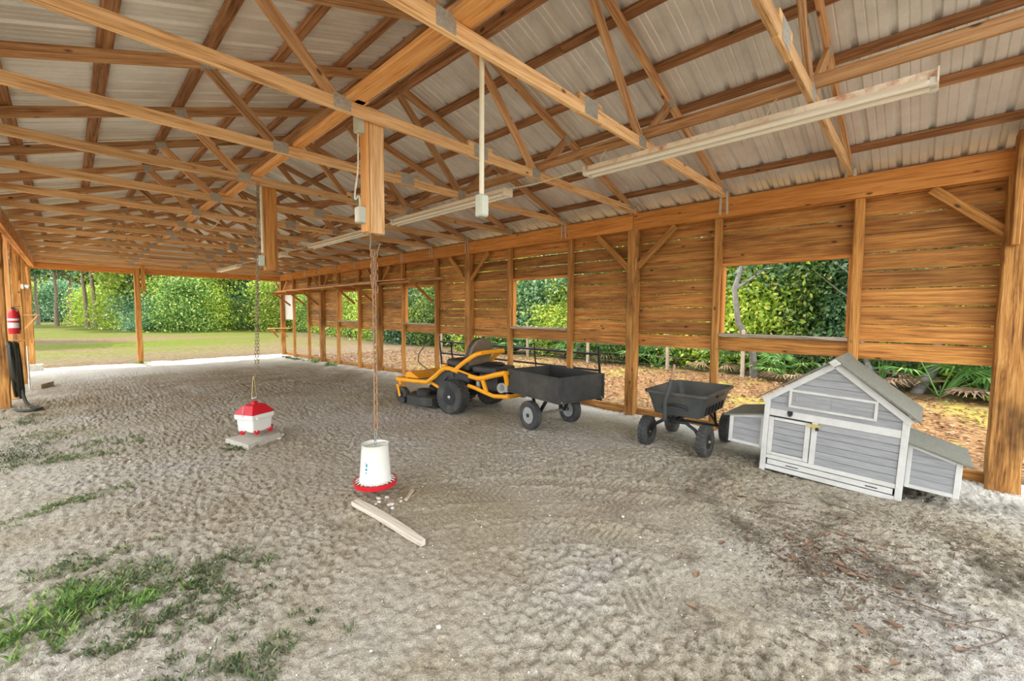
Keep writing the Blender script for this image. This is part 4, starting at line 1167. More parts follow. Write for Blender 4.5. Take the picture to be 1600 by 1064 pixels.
for (a, c) in ((-0.36, -0.28), (0.30, 0.20)):
    cbox('tray_slot', a, c, 0.088, 0.096, 0.001, 0.006, M_BLACKSTEEL, cp, 0)
# door and fixed panel
rows = 5
zz0, zz1 = 0.165, 0.545
dr = empty('door', (0.0, 0.30, 0.165), 0, cp)
for (n_, y0, y1, z0, z1) in (('stile', 0.165, 0.125, 0.0, 0.37), ('stile', -0.165, -0.125, 0.0, 0.37), ('rail', -0.125, 0.125, 0.0, 0.035), ('rail', -0.125, 0.125, 0.335, 0.37)):
    cbox(n_, min(y0, y1), max(y0, y1), z0 + 0.004, z1 - 0.004, -0.004, 0.026, M_COOPW, dr)
for k in range(rows):
    h = 0.30 / rows
    cbox('board', -0.126, 0.126, 0.035 + k * h + 0.0015, 0.035 + (k + 1) * h - 0.0015, 0.006, 0.022, M_COOPG, dr, 0.002)
cbox('center_stile', 0.085, 0.128, 0.165, 0.545, -0.002, 0.03, M_COOPW)
for k in range(6):
    h = 0.38 / 6
    cbox('board', -0.467, 0.086, 0.165 + k * h + 0.0015, 0.165 + (k + 1) * h - 0.0015, 0.008, 0.024, M_COOPG, cp, 0.002)
lt = MB().box((-0.008, 0.112, 0.515), (0.012, 0.10, 0.03)).box((-0.014, 0.10, 0.51), (0.012, 0.03, 0.05)).build('latch', M_BRASS, cp)
MB().box((-0.02, 0.085, 0.495), (0.016, 0.022, 0.03)).build('hasp', M_BLACKSTEEL, cp)
MB().box((-0.008, 0.30, 0.595), (0.012, 0.04, 0.035)).box((-0.018, 0.30, 0.58), (0.012, 0.025, 0.03)).build('hook_plate', M_BLACKSTEEL, cp)
# gable boards
APZ = 1.075
def half_w(z): return min(0.50, (APZ - z) / (APZ - 0.69) * 0.505)
nb = 7
for k in range(nb):
    z0 = 0.61 + k * (APZ - 0.61) / nb; z1 = 0.61 + (k + 1) * (APZ - 0.61) / nb - 0.003
    a, b = half_w(z0), max(0.004, half_w(z1))
    poly = [(-a, z0), (a, z0), (b, z1), (-b, z1)] if not (z0 < 0.69 < z1) else [(-a, z0), (a, z0), (a, 0.69), (b, z1), (-b, z1), (-a, 0.69)]
    MB().prism(poly, -0.022, -0.008, Matrix.Rotation(math.pi / 2, 4, 'Z')).build('board', M_COOPG, cp)
    MB().prism(poly, -DEP, -DEP + 0.014, Matrix.Rotation(math.pi / 2, 4, 'Z')).build('board', M_COOPG, cp)
for s in (-1, 1):
    MB().bar((0.0, s * 0.012, APZ + 0.0), (0.0, s * 0.525, 0.68), 0.03, 0.05).build('gable_trim', M_COOPW, cp)
# hatch
hx = empty('vent_hatch', (0.0, 0.005, 0.65), 0, cp)
for (n_, y0, y1, z0, z1) in (('frame_strip', -0.315, 0.315, 0.0, 0.022), ('frame_strip', -0.315, 0.315, 0.148, 0.17), ('frame_strip', -0.315, -0.293, 0.022, 0.148), ('frame_strip', 0.293, 0.315, 0.022, 0.148)):
    cbox(n_, y0, y1, z0, z1, -0.014, 0.014, M_COOPW, hx, 0.002)
cbox('slide_panel', 0.0, 0.293, 0.022, 0.148, -0.006, 0.004, M_COOPG, hx, 0.001)
for k in range(3):
    cbox('slide_panel', -0.293, 0.0, 0.022 + k * 0.042, 0.063 + k * 0.042, 0.0, 0.006, M_COOPG, hx, 0.001)
cbox('pull', 0.245, 0.262, 0.06, 0.11, -0.012, -0.004, M_COOPG, hx, 0.001)
# roof
for s in (-1, 1):
    d = Vector((0, s * 0.57, -0.425)); L = d.length; d.normalize()
    nrm = Vector((0, -d.z * -s * -1, 0))
    n_ = Vector((1, 0, 0)).cross(d) * (1 if s < 0 else -1)
    if n_.z < 0: n_ = -n_
    a = Vector((0, 0, APZ + 0.045)); rf = []
    mb = MB()
    P = [a + Vector((-0.055, 0, 0)), a + Vector((DEP + 0.05, 0, 0)), a + d * L + Vector((DEP + 0.05, 0, 0)), a + d * L + Vector((-0.055, 0, 0))]
    mb.add(P + [p + n_ * 0.014 for p in P], [(0, 1, 2, 3), (7, 6, 5, 4), (0, 4, 5, 1), (1, 5, 6, 2), (2, 6, 7, 3), (3, 7, 4, 0)])
    mb.build('roof_slope', M_FELT, cp)
MB().prism([(-0.05, APZ + 0.022), (0.0, APZ + 0.062), (0.05, APZ + 0.022), (0.055, APZ + 0.032), (0.0, APZ + 0.076), (-0.055, APZ + 0.032)], -DEP - 0.052, 0.058, Matrix.Rotation(math.pi / 2, 4, 'Z')).build('ridge_cap', M_FELT, cp)
MB().prism([(-0.045, APZ + 0.03), (0.0, APZ + 0.066), (0.045, APZ + 0.03), (0.0, APZ - 0.004)], 0.058, 0.07, Matrix.Rotation(math.pi / 2, 4, 'Z')).build('ridge_ornament', M_COOPW, cp)
# rear and side walls
cbox('back_wall', -0.467, 0.467, 0.02, 0.61, DEP - 0.03, DEP - 0.01, M_COOPG)
for s in (-1, 1):
    for k in range(5):
        cbox('side_board', s * 0.478, s * 0.492, 0.03 + k * 0.134, 0.161 + k * 0.134, 0.045, DEP - 0.055, M_COOPG, cp, 0.002)
# nest boxes
for s in (1, -1):
    nx = empty('nest_box', (0.06, s * 0.515, 0.19 if s > 0 else 0.145), 0, cp)
    W_ = 0.315; h0, h1 = 0.335, 0.275
    if s < 0: h0, h1 = 0.36, 0.275
    def wall_poly(y0, y1, za0, za1): return None
    cbox('frame_strip', s * 0.0, s * 0.03, 0, h0, 0.0, 0.03, M_COOPW, nx, 0.002).location.y = s * 0.015
    cbox('frame_strip', 0, 0.036, 0, h1, 0.0, 0.03, M_COOPW, nx, 0.002).location.y = s * (W_ - 0.018)
    cbox('frame_strip', 0, W_ - 0.066, 0, 0.028, 0.0, 0.028, M_COOPW, nx, 0.002).location.y = s * (W_ / 2 - 0.003)
    MB().bar((0.014, s * 0.03, h0 - 0.016), (0.014, s * (W_ - 0.036), h1 + (h0 - h1) * 0.03 / W_ - 0.008), 0.028, 0.03).build('frame_strip', M_COOPW, nx)
    for k in range(5):
        z0 = 0.028 + k * 0.062; z1 = min(z0 + 0.060, h0 - 0.02)
        if z1 - z0 < 0.01: continue
        ymax = W_ - 0.02
        def yl(z): return min(ymax, W_ * (h0 - 0.01 - z) / (h0 - h1)) if z > h1 - 0.01 else ymax
        MB().add([(0.010, s * 0.02, z0), (0.010, s * yl(z0), z0), (0.010, s * max(0.03, yl(z1)), z1), (0.010, s * 0.02, z1), (0.022, s * 0.02, z0), (0.022, s * yl(z0), z0), (0.022, s * max(0.03, yl(z1)), z1), (0.022, s * 0.02, z1)],
                 [(0, 1, 2, 3), (7, 6, 5, 4), (0, 4, 5, 1), (1, 5, 6, 2), (2, 6, 7, 3), (3, 7, 4, 0)]).build('board', M_COOPG, nx)
    for k in range(4):
        cbox('end_board', 0, 0.014, 0.005 + k * h1 / 4, (k + 1) * h1 / 4 + 0.002, 0.03, 0.56, M_COOPG, nx, 0.002).location.y = s * (W_ - 0.012)
    cbox('floor_board', 0, W_ - 0.02, 0.0, 0.014, 0.03, 0.56, M_COOPG, nx, 0).location.y = s * (W_ / 2)
    cbox('back_board', 0, W_ - 0.02, 0.0, h1, 0.54, 0.556, M_COOPG, nx, 0).location.y = s * (W_ / 2)
    lid = MB().bar((0.285, s * -0.005, h0 + 0.012), (0.285, s * (W_ + 0.05), h1 - 0.006), 0.64, 0.014)
    lid.build('lid', M_FELT, nx)

# ================================================================== FARM GATE behind the wall
gt = tag(empty('farm_gate', (6.32, 6.2, gz(6.3, 6.2) - 0.02)), 'black tubular farm gate leaning against the outside of the wall behind the mower', 'gate')
zs_ = [0.06, 0.30, 0.56, 0.84]
def lean(z): return -0.12 * z
for z in zs_:
    MB().tube([(lean(z), -2.24, z), (lean(z), 2.24, z)], 0.021, 8).build('rail', M_BLACKSTEEL, gt, 0.8)
for y in (-2.24, -0.80, 0.52, 2.24):
    r_ = 0.022 if abs(y) > 2 else 0.014
    MB().tube([(0.0, y, 0.0), (lean(0.98), y, 0.98)], r_, 8).build('upright', M_BLACKSTEEL, gt, 0.8)
MB().box((lean(0.3), -2.28, 0.34), (0.03, 0.08, 0.05)).build('hinge_lug', M_BLACKSTEEL, gt)

# ================================================================== LUMBER RACK, SHELVES, LEFT-WALL THINGS
RKZ = 2.17
for i, y in enumerate((7.95, 10.56, 11.72, 14.28, 15.42, 16.85)):
    t = tag(empty('rack_bracket', (5.72, y, RKZ)), ['wooden bracket under the lumber rack at the window next to the mower', 'wooden bracket under the lumber rack at the post past the gate', 'dark wooden bracket under the lumber rack left of a window opening', 'wooden bracket under the lumber rack at the post in the far bay', 'wooden bracket under the lumber rack by the half open bay', 'wooden bracket under the lumber rack next to the white sheet'][i], 'bracket', 'lumber rack brackets')
    t.location.x = 5.725 if i not in (1, 3) else 5.727
    lumber('arm', (0.0, 0.07, 0), (-0.62, 0.07, 0), 0.038, 0.075, W_STUD, t, world=False)
    lumber('strut', (0.0, 0.07, -0.42), (-0.48, 0.07, -0.04), 0.036, 0.06, W_STUD, t, world=False)
rnd = random.Random(12)
bl = ['long plain board on top of the lumber rack reaching towards the mower', 'wide flat board lying lowest on the lumber rack against the wall', 'thin board lying across the lumber rack ends', 'dark narrow board stored on the lumber rack', 'pale board lying tilted on top of the lumber rack', 'short thick board stored at the far end of the lumber rack', 'grey weathered board stored on the outer edge of the lumber rack']
for i, (x, y0, y1, z, w, h, mt, tz) in enumerate([(5.50, 7.3, 12.2, RKZ + 0.058, 0.14, 0.036, W_WEB, 0.0), (5.62, 7.9, 14.6, RKZ + 0.058, 0.12, 0.036, W_STUD, 0.0), (5.33, 9.9, 14.9, RKZ + 0.058, 0.14, 0.036, W_WEB, 0.0), (5.18, 9.8, 16.7, RKZ + 0.058, 0.12, 0.036, W_FRESH, 0.0),
                                                  (5.46, 8.6, 13.4, RKZ + 0.10, 0.2, 0.024, W_FRESH, 0.05), (5.42, 14.9, 17.1, RKZ + 0.058, 0.28, 0.036, W_STUD, 0.0), (5.25, 10.2, 14.2, RKZ + 0.10, 0.10, 0.02, W_GREY, 0.02)]):
    o = lumber('stored_board', (x, y0, z), (x + 0.02, y1, z + tz), w, h, mt)
    tag(o, bl[i], 'board', 'boards stored on the lumber rack')

sh = tag(empty('wall_shelf', (5.62, 17.75, 0.885)), 'small wooden shelf on diagonal braces at the far corner post', 'shelf')
lumber('shelf_board', (-0.42, 0, 0), (0.34, 0, 0), 0.30, 0.028, W_FRESH, sh, world=False)
for x in (-0.05, 0.28):
    lumber('brace', (x, 0.08, -0.34), (x - 0.3, 0.0, -0.02), 0.036, 0.06, W_STUD, sh, world=False)

# fire extinguisher
fe = tag(empty('fire_extinguisher', (-0.65, 11.2, 1.10)), 'red fire extinguisher with white label hanging on the left posts', 'extinguisher')
MB().lathe([(0.0, 0.0), (0.066, 0.0), (0.07, 0.012), (0.07, 0.33), (0.055, 0.375), (0.025, 0.395), (0.022, 0.42), (0.0, 0.42)], 24).build('cylinder', M_RED, fe, 0.6)
MB().lathe([(0.0712, 0.10), (0.0712, 0.19)], 24).build('label_band', M_WHITE, fe, 0.6)
MB().lathe([(0.0712, 0.225), (0.0712, 0.26)], 24).build('label_band', M_WHITE, fe, 0.6)
MB().box((0, 0, 0.43), (0.035, 0.035, 0.04)).bar((0, 0, 0.445), (0.09, -0.02, 0.475), 0.02, 0.008).bar((0, 0, 0.425), (0.085, -0.02, 0.43), 0.02, 0.008).build('valve_handle', M_BLACKSTEEL, fe)
MB().tube([(0.02, -0.03, 0.42), (0.06, -0.06, 0.40), (0.075, -0.05, 0.3), (0.072, -0.03, 0.15), (0.07, -0.03, 0.06)], 0.008, 8).build('hose', M_BLACKSTEEL, fe, 0.8)

# hose coil hanging on the left post
rnd = random.Random(8)
hp_ = []
for lp in range(7):
    ry, rz_ = rnd.uniform(0.17, 0.24), rnd.uniform(0.36, 0.44)
    x0 = -0.672 + lp * 0.012; off = rnd.uniform(-0.03, 0.03)
    for k in range(16):
        a = 2 * math.pi * k / 16 + math.pi / 2
        hp_.append((x0 + 0.012 * k / 16 + 0.04 * (1 - math.sin(a)) * 0.5, 10.42 + off + ry * math.cos(a), 1.00 - rz_ + rz_ * math.sin(a) - 0.012 * lp % 0.05))
g_ = floor_flat(-0.4, 10.3) + 0.03
hp_ += [(-0.56, 10.30, 0.5), (-0.55, 10.26, 0.18), (-0.50, 10.15, g_ + 0.04), (-0.42, 9.95, g_ + 0.02), (-0.34, 9.8, g_ + 0.015), (-0.40, 9.65, g_ + 0.015), (-0.52, 9.7, g_ + 0.015), (-0.62, 9.9, g_ + 0.015)]
run_cable('garden_hose', hp_, 0.021, 'dark green garden hose coiled on the left post with its tail on the ground', M_HOSE, 'hose')
hr = lumber('hose_peg', (-0.685, 10.42, 1.0), (-0.46, 10.42, 1.02), 0.05, 0.03, W_STUD)
tag(hr, 'wooden peg on the left post that carries the coiled hose', 'peg')
# bracket shelf and a spigot pipe on the left wall
ls = tag(empty('bracket_shelf', (-0.70, 13.4, 1.40)), 'narrow wooden bracket shelf on the left posts past the extinguisher', 'shelf')
lumber('shelf_board', (0.02, 0.85, 0.0), (0.26, 0.85, 0.0), 0.09, 0.03, W_WEB, ls, world=False)
lumber('brace', (0.03, 0.85, -0.30), (0.22, 0.85, -0.02), 0.05, 0.03, W_FRESH, ls, world=False)
lb = tag(empty('wall_lamp', (-0.69, 14.2, 2.02)), 'small white twin floodlight on the left wall near the far corner', 'lamp')
MB().box((0.02, 0, 0), (0.04, 0.18, 0.10)).build('base', M_CREAM, lb)
for s in (-1, 1):
    MB().lathe([(0.0, 0), (0.03, 0.0), (0.05, 0.07), (0.045, 0.072), (0.0, 0.04)], 14, Matrix.Translation((0.05, s * 0.05, 0.02)) @ Matrix.Rotation(RAD(110), 4, 'Y')).build('lamp_head', M_WHITE, lb, 0.6)
o = MB().tube([(-0.60, 13.0, floor_flat(-0.6, 13.0) - 0.05), (-0.60, 13.0, 0.78)], 0.013, 8).build('water_pipe', M_STRAP, None, 0.8)
tag(o, 'thin grey water pipe standing at the foot of the left posts', 'pipe')
o = link('timber_offcut', lumber_mesh(0.5, 0.14, 0.09, W_GREY), None, (-0.42, 13.2, floor_flat(-0.42, 13.2) + 0.045), (0, 0, RAD(70)))
tag(o, 'short grey timber offcut on the ground by the left posts', 'timber')

# ================================================================== PLANTS
def leaf_quads(C, N, size, rs, aspect=0.5, droop=0.0, up_bias=0.3):
    """quads (kites) at centres C (n,3); N outward hints (n,3)"""
    n = len(C)
    nr = rs.normal(size=(n, 3)) + N * 0.8 + np.array([0, 0, up_bias])
    nr /= np.linalg.norm(nr, axis=1, keepdims=True) + 1e-9
    d = rs.normal(size=(n, 3)); d[:, 2] -= droop
    d -= nr * np.sum(d * nr, 1, keepdims=True)
    d /= np.linalg.norm(d, axis=1, keepdims=True) + 1e-9
    e = np.cross(nr, d)
    s = (size * rs.uniform(0.6, 1.35, n))[:, None]
    a = C - d * s * 0.5; b = C + e * s * aspect * 0.5 + nr * s * 0.08; c = C + d * s * 0.5; f = C - e * s * aspect * 0.5 + nr * s * 0.08
    V = np.stack([a, b, c, f], 1).reshape(-1, 3)
    F = np.arange(4 * n).reshape(n, 4)
    return V, F

def crown_mesh(name, seed, n, H0, H1, R, leaf, mat, clusters=60, hollow=0.45, spread=0.3, profile='round'):
    rs = np.random.RandomState(seed)
    k = clusters
    u = rs.uniform(0, 1, k) ; th = rs.uniform(0, 2 * np.pi, k)
    t = u
    if profile == 'round': rad = np.sqrt(np.clip(1 - (2 * t - 1) ** 2, 0.05, 1))
    elif profile == 'bush': rad = np.sqrt(np.clip(1 - t ** 2.2, 0.05, 1))
    else: rad = (1 - t) ** 0.8 + 0.15
    rr = R * rad * rs.uniform(hollow, 1, k)
    cc = np.stack([rr * np.cos(th), rr * np.sin(th), H0 + (H1 - H0) * t], 1)
    sel = rs.randint(0, k, n)
    off = rs.normal(size=(n, 3)) * np.array([1, 1, 0.75]) * spread * R
    C = cc[sel] + off
    C[:, 2] = np.maximum(C[:, 2], 0.03)
    N = off / (np.linalg.norm(off, axis=1, keepdims=True) + 1e-9)
    V, F = leaf_quads(C, N, leaf, rs)
    return np_mesh(name, V, F, mat)

def trunk_mesh(seed, H, r, mat, bend=0.25, branches=5, fork=0.5):
    rnd = random.Random(seed)
    mb = MB()
    pts = []; x = y = 0
    for i in range(8):
        t = i / 7
        pts.append(Vector((x, y, -0.15 + t * (H + 0.15))))
        x += rnd.uniform(-bend, bend) * H * 0.09; y += rnd.uniform(-bend, bend) * H * 0.09
    mb.tube(pts, [r * (1.25 - 0.25 * min(1, i)) * (1 - 0.72 * i / 7) for i in range(8)], 8)
    for b in range(branches):
        i = rnd.randint(max(1, int(7 * fork)), 6)
        a = rnd.uniform(0, 6.28); L = H * rnd.uniform(0.2, 0.36)
        p = pts[i]
        q1 = p + Vector((math.cos(a) * L * 0.5, math.sin(a) * L * 0.5, L * 0.35)); q2 = p + Vector((math.cos(a) * L, math.sin(a) * L, L * 0.8))
        mb.tube([p, q1, q2], [r * 0.42, r * 0.28, r * 0.1], 6)
    return mb.mesh('trunk', mat, 1.0)

def proto(trunk, crown): return (trunk, crown)
BUSH = [proto(trunk_mesh(1, 2.4, 0.05, M_BARKG, 0.6, 6, 0.1), crown_mesh('foliage', 1, 9000, 0.1, 3.3, 1.25, 0.13, L_OAK, 70, 0.2, 0.26, 'bush')),
        proto(trunk_mesh(2, 2.4, 0.05, M_BARK, 0.6, 6, 0.1), crown_mesh('foliage', 2, 9000, 0.1, 3.1, 1.3, 0.12, L_YEL, 70, 0.2, 0.26, 'bush')),
        proto(trunk_mesh(3, 2.2, 0.05, M_BARK, 0.6, 6, 0.1), crown_mesh('foliage', 3, 9000, 0.08, 2.8, 1.35, 0.13, L_BLUE, 70, 0.2, 0.28, 'bush'))]
TREE = [proto(trunk_mesh(11, 6.5, 0.13, M_BARKG, 0.5, 7, 0.3), crown_mesh('foliage', 11, 9000, 2.0, 8.0, 2.4, 0.20, L_OAK, 90, 0.3, 0.22)),
        proto(trunk_mesh(12, 6.0, 0.12, M_BARK, 0.5, 7, 0.3), crown_mesh('foliage', 12, 9000, 1.6, 7.4, 2.3, 0.20, L_YEL, 90, 0.3, 0.22)),
        proto(trunk_mesh(13, 7.0, 0.15, M_BARK, 0.5, 7, 0.3), crown_mesh('foliage', 13, 9000, 2.2, 8.8, 2.5, 0.20, L_BLUE, 90, 0.3, 0.22))]
FARB = [proto(trunk_mesh(21, 3.0, 0.08, M_BARK, 0.5, 5, 0.2), crown_mesh('foliage', 21, 10000, 0.1, 4.6, 2.5, 0.21, L_OAK, 60, 0.2, 0.24, 'bush')),
        proto(trunk_mesh(22, 3.0, 0.08, M_BARK, 0.5, 5, 0.2), crown_mesh('foliage', 22, 10000, 0.1, 4.4, 2.5, 0.21, L_YEL, 60, 0.2, 0.24, 'bush')),
        proto(trunk_mesh(23, 3.0, 0.08, M_BARK, 0.5, 5, 0.2), crown_mesh('foliage', 23, 10000, 0.1, 3.9, 2.5, 0.21, L_BLUE, 60, 0.2, 0.24, 'bush'))]
FART = [proto(trunk_mesh(31, 11, 0.22, M_BARK, 0.3, 6, 0.45), crown_mesh('foliage', 31, 11000, 4.5, 13.5, 3.2, 0.30, L_OAK, 80, 0.3, 0.2)),
        proto(trunk_mesh(32, 10, 0.2, M_BARK, 0.3, 6, 0.4), crown_mesh('foliage', 32, 11000, 3.2, 12, 3.2, 0.30, L_YEL, 80, 0.3, 0.2)),
        proto(trunk_mesh(33, 13, 0.2, M_BARK, 0.15, 6, 0.55), crown_mesh('foliage', 33, 11000, 6.5, 15, 2.4, 0.30, L_BLUE, 60, 0.2, 0.2))]

BASE = {'s': 0}
def plant(name, pr, x, y, s, rz, label, cat, group):
    t = tag(empty(name, (x, y, gz(x, y) - 0.03), rz), label, cat, group)
    t.scale = (s, s, s)
    link('trunk' if cat == 'tree' else 'stem', pr[0], t)
    link('foliage', pr[1], t)
    return t
rnd = random.Random(77)
kinds = ['dull green', 'yellow-green', 'blue-green']
# wood beyond the right wall
y = -5.0
i = 0
while y < 40:
    x = 13.2 + rnd.uniform(-0.5, 0.9) + (0.06 * max(0, y - 12))
    k = [1, 0, 0, 1, 2, 0, 1][i % 7]
    plant('shrub', BUSH[k], x, y, rnd.uniform(0.8, 1.25), rnd.uniform(0, 6.28), 'dense %s shrub at the edge of the wood beyond the boarded wall' % kinds[k], 'shrub', '%s shrubs beyond the boarded wall' % kinds[k])
    x2 = x + rnd.uniform(1.4, 2.4)
    k2 = rnd.choice([0, 0, 1, 1, 2])
    plant('shrub', BUSH[k2], x2, y + rnd.uniform(0.3, 0.9), rnd.uniform(1.1, 1.5), rnd.uniform(0, 6.28), 'dense %s shrub at the edge of the wood beyond the boarded wall' % kinds[k2], 'shrub', '%s shrubs beyond the boarded wall' % kinds[k2])
    y += rnd.uniform(1.1, 1.7); i += 1
y = -6.0
while y < 44:
    x = 16.0 + rnd.uniform(-1.0, 1.2) + 0.06 * max(0, y - 12)
    k = rnd.randint(0, 2)
    plant('woodland_tree', TREE[k], x, y, rnd.uniform(0.85, 1.2), rnd.uniform(0, 6.28), 'leafy %s tree standing behind the shrubs beyond the boarded wall' % kinds[k], 'tree', '%s trees behind the shrubs' % kinds[k])
    k = rnd.randint(0, 2)
    plant('woodland_tree', TREE[k], x + rnd.uniform(2.6, 4.2), y + 1.1, rnd.uniform(1.0, 1.4), rnd.uniform(0, 6.28), 'leafy %s tree standing behind the shrubs beyond the boarded wall' % kinds[k], 'tree', '%s trees behind the shrubs' % kinds[k])
    y += rnd.uniform(2.0, 2.8)
# slim lichen-covered trunks in front of the shrubs
for (x, y, h, r, sd, lb_) in [(11.6, 2.95, 5.2, 0.085, 51, 'crooked grey tree trunk seen through the window above the wagon'), (12.0, 0.15, 4.6, 0.09, 52, 'leaning pale trunk behind the felt roof of the coop'), (12.3, 0.62, 4.4, 0.06, 53, 'slim pale trunk beside the dead palmetto fronds'), (12.2, 9.0, 4.8, 0.07, 54, 'slim grey trunk beyond the middle window')]:
    t = tag(empty('woodland_tree', (x, y, gz(x, y) - 0.05)), lb_, 'tree')
    link('trunk', trunk_mesh(sd, h, r, M_BARKG, 0.9, 4, 0.55), t)
    link('foliage', crown_mesh('foliage', sd, 3500, 2.6, h + 0.8, 1.3, 0.14, L_BLUE, 40, 0.3, 0.26), t)
# treeline beyond the lawn
def edge_y(x): return 46 + 0.9 * max(0.0, 6 - x) * 2.2 - 0.35 * max(0, x - 10)
x = 5.0
while x < 34:
    k = rnd.randint(0, 2)
    yy = 47 - 0.45 * (x - 5) + rnd.uniform(-2, 2)
    plant('shrub', FARB[k], x, yy, rnd.uniform(0.55, 1.1), rnd.uniform(0, 6.28), 'broad %s bush in the treeline across the lawn' % kinds[k], 'shrub', '%s bushes in the treeline' % kinds[k])
    k = rnd.randint(0, 2)
    plant('shrub', FARB[k], x + 0.8, yy + 3.2, rnd.uniform(1.1, 1.5), rnd.uniform(0, 6.28), 'broad %s bush in the treeline across the lawn' % kinds[k], 'shrub', '%s bushes in the treeline' % kinds[k])
    x += rnd.uniform(1.9, 2.6)
x = 4.0
while x < 36:
    k = rnd.randint(0, 1)
    plant('tall_tree', FART[k], x, 53 - 0.4 * (x - 5) + rnd.uniform(-1.5, 1.5), rnd.uniform(0.9, 1.2), rnd.uniform(0, 6.28), 'tall %s tree in the treeline across the lawn' % kinds[k], 'tree', 'tall %s trees in the treeline' % kinds[k])
    k = rnd.randint(0, 2)
    plant('tall_tree', FART[k], x + 1.5, 61 - 0.4 * (x - 5) + rnd.uniform(-1.5, 1.5), rnd.uniform(1.0, 1.3), rnd.uniform(0, 6.28), 'tall %s tree in the treeline across the lawn' % kinds[k], 'tree', 'tall %s trees in the treeline' % kinds[k])
    x += rnd.uniform(2.6, 3.6)
# slender trees and background at the left of the lawn
for (x, y, s) in [(1.35, 62, 0.95), (1.95, 61, 1.0), (-0.9, 70, 1.0), (-2.6, 78, 0.95), (0.2, 84, 1.05), (-4.4, 74, 1.0), (-5.6, 82, 1.1), (3.4, 66, 1.0)]:
    plant('pine_tree', FART[2], x, y, s, rnd.uniform(0, 6.28), 'slender bare-stemmed pine standing on the dry grass left of the treeline', 'tree', 'slender pines left of the treeline')
x = -16.0
while x < 10:
    k = rnd.randint(0, 2)
    plant('shrub', FARB[k], x, 96 + rnd.uniform(-4, 3), rnd.uniform(1.0, 1.5), rnd.uniform(0, 6.28), 'distant %s bush behind the slender pines' % kinds[k], 'shrub', 'distant %s bushes' % kinds[k])
    k = rnd.randint(0, 1)
    plant('tall_tree', FART[k], x + 1, 108 + rnd.uniform(-3, 5), rnd.uniform(1.0, 1.4), rnd.uniform(0, 6.28), 'distant %s tree behind the slender pines' % kinds[k], 'tree', 'distant %s trees' % kinds[k])
    x += rnd.uniform(2.6, 3.6)
for (x, y, s) in [(3.6, 58, 0.9), (2.6, 70, 1.0), (5.2, 56, 1.0)]:
    plant('shrub', FARB[1], x, y, s, rnd.uniform(0, 6.28), 'sunlit yellow-green bush beside the slender pines', 'shrub', 'sunlit bushes by the pines')
# a tall tree outside the frame to the left of the lawn, whose shadow falls on the grass
plant('tall_tree', FART[0], -2.3, 37, 1.2, 0.4, 'tall dull green tree casting the shadow on the lawn', 'tree', None)

# palmettos at the foot of the shrubs
def frond_mesh(seed, mat):
    rs = np.random.RandomState(seed)
    mb = MB(); nb_ = 20
    for k in range(nb_):
        a = (k / (nb_ - 1) - 0.5) * RAD(230)
        L = 0.52 * (0.75 + 0.25 * math.cos(a)) * rs.uniform(0.9, 1.1)
        d = Vector((math.cos(a), math.sin(a), 0)); e = Vector((-math.sin(a), math.cos(a), 0))
        w = 0.02
        p0 = d * 0.03; p1 = d * L * 0.5 + Vector((0, 0, 0.03)); p2 = d * L + Vector((0, 0, -0.06))
        mb.add([p0, p1 - e * w, p2, p1 + e * w], [(0, 1, 2, 3)])
    return mb.mesh('frond', mat)
FROND = [frond_mesh(1, L_PALM), frond_mesh(2, L_PALM), frond_mesh(3, L_DEADP)]
def palmetto(x, y, s, seed, label, group, dead=0.15):
    rnd2 = random.Random(seed)
    t = tag(empty('palmetto', (x, y, gz(x, y) - 0.02)), label, 'palm', group)
    t.scale = (s, s, s)
    for k in range(11):
        a = rnd2.uniform(0, 6.28); el = rnd2.uniform(0.2, 1.2)
        isd = rnd2.random() < dead
        if isd: el = rnd2.uniform(-0.1, 0.15)
        L = rnd2.uniform(0.35, 0.7) if not isd else 0.3
        d = Vector((math.cos(a) * math.cos(el), math.sin(a) * math.cos(el), math.sin(el)))
        tip = d * L + Vector((0, 0, 0.18))
        st_ = MB().tube([(0, 0, 0.0), tuple(d * L * 0.5 + Vector((0, 0, 0.12))), tuple(tip)], 0.012, 5).build('stalk', L_DEADP if isd else L_PALM, t)
        fo = link('frond', FROND[2] if isd else FROND[k % 2], t, tip, frame_from(Vector((d.x, d.y, d.z * 0.35))).to_quaternion())
    return t
for i, (x, y, s, dd) in enumerate([(11.9, -0.85, 1.25, 0.1), (11.7, -0.25, 1.15, 0.1), (12.1, -1.6, 1.3, 0.5), (12.3, 0.65, 1.1, 0.6), (11.6, 2.3, 0.9, 0.2), (11.9, 4.0, 1.0, 0.1), (11.9, 5.6, 1.1, 0.1), (12.2, 7.3, 1.2, 0.1), (12.0, 8.7, 1.0, 0.1), (12.3, 10.6, 1.2, 0.1), (12.4, 12.6, 1.2, 0.1), (12.6, 15.2, 1.2, 0.1)]):
    palmetto(x, y, s, 40 + i, 'palmetto with many brown dead fronds below the wood edge' if dd > 0.3 else 'green palmetto with fan fronds at the foot of the shrubs', 'palmettos with dead fronds' if dd > 0.3 else 'green palmettos along the wood edge', dd)

# wire fence in front of the wood
wf = tag(empty('wire_fence', (11.15, 4.0, gz(11.2, 4.0))), 'thin wire stock fence on grey posts in front of the shrubs', 'fence')
for y in (-6.5, -4.0, -1.5, 1.1, 3.1, 4.95, 7.5, 10.0, 12.5, 15.0):
    lumber('fence_post', (0.0, y - 4.0, -0.3), (random.Random(int(y * 10)).uniform(-0.03, 0.03), y - 4.0, 1.15), 0.075, 0.075, W_GREY, wf, world=False, ch=0.01)
for z in (0.15, 0.38, 0.62, 0.86, 1.08):
    MB().tube([(-0.045, -10.5, z), (-0.045, 0.0, z - 0.02), (-0.045, 11.0, z)], 0.003, 4).build('wire', M_DRIM, wf)

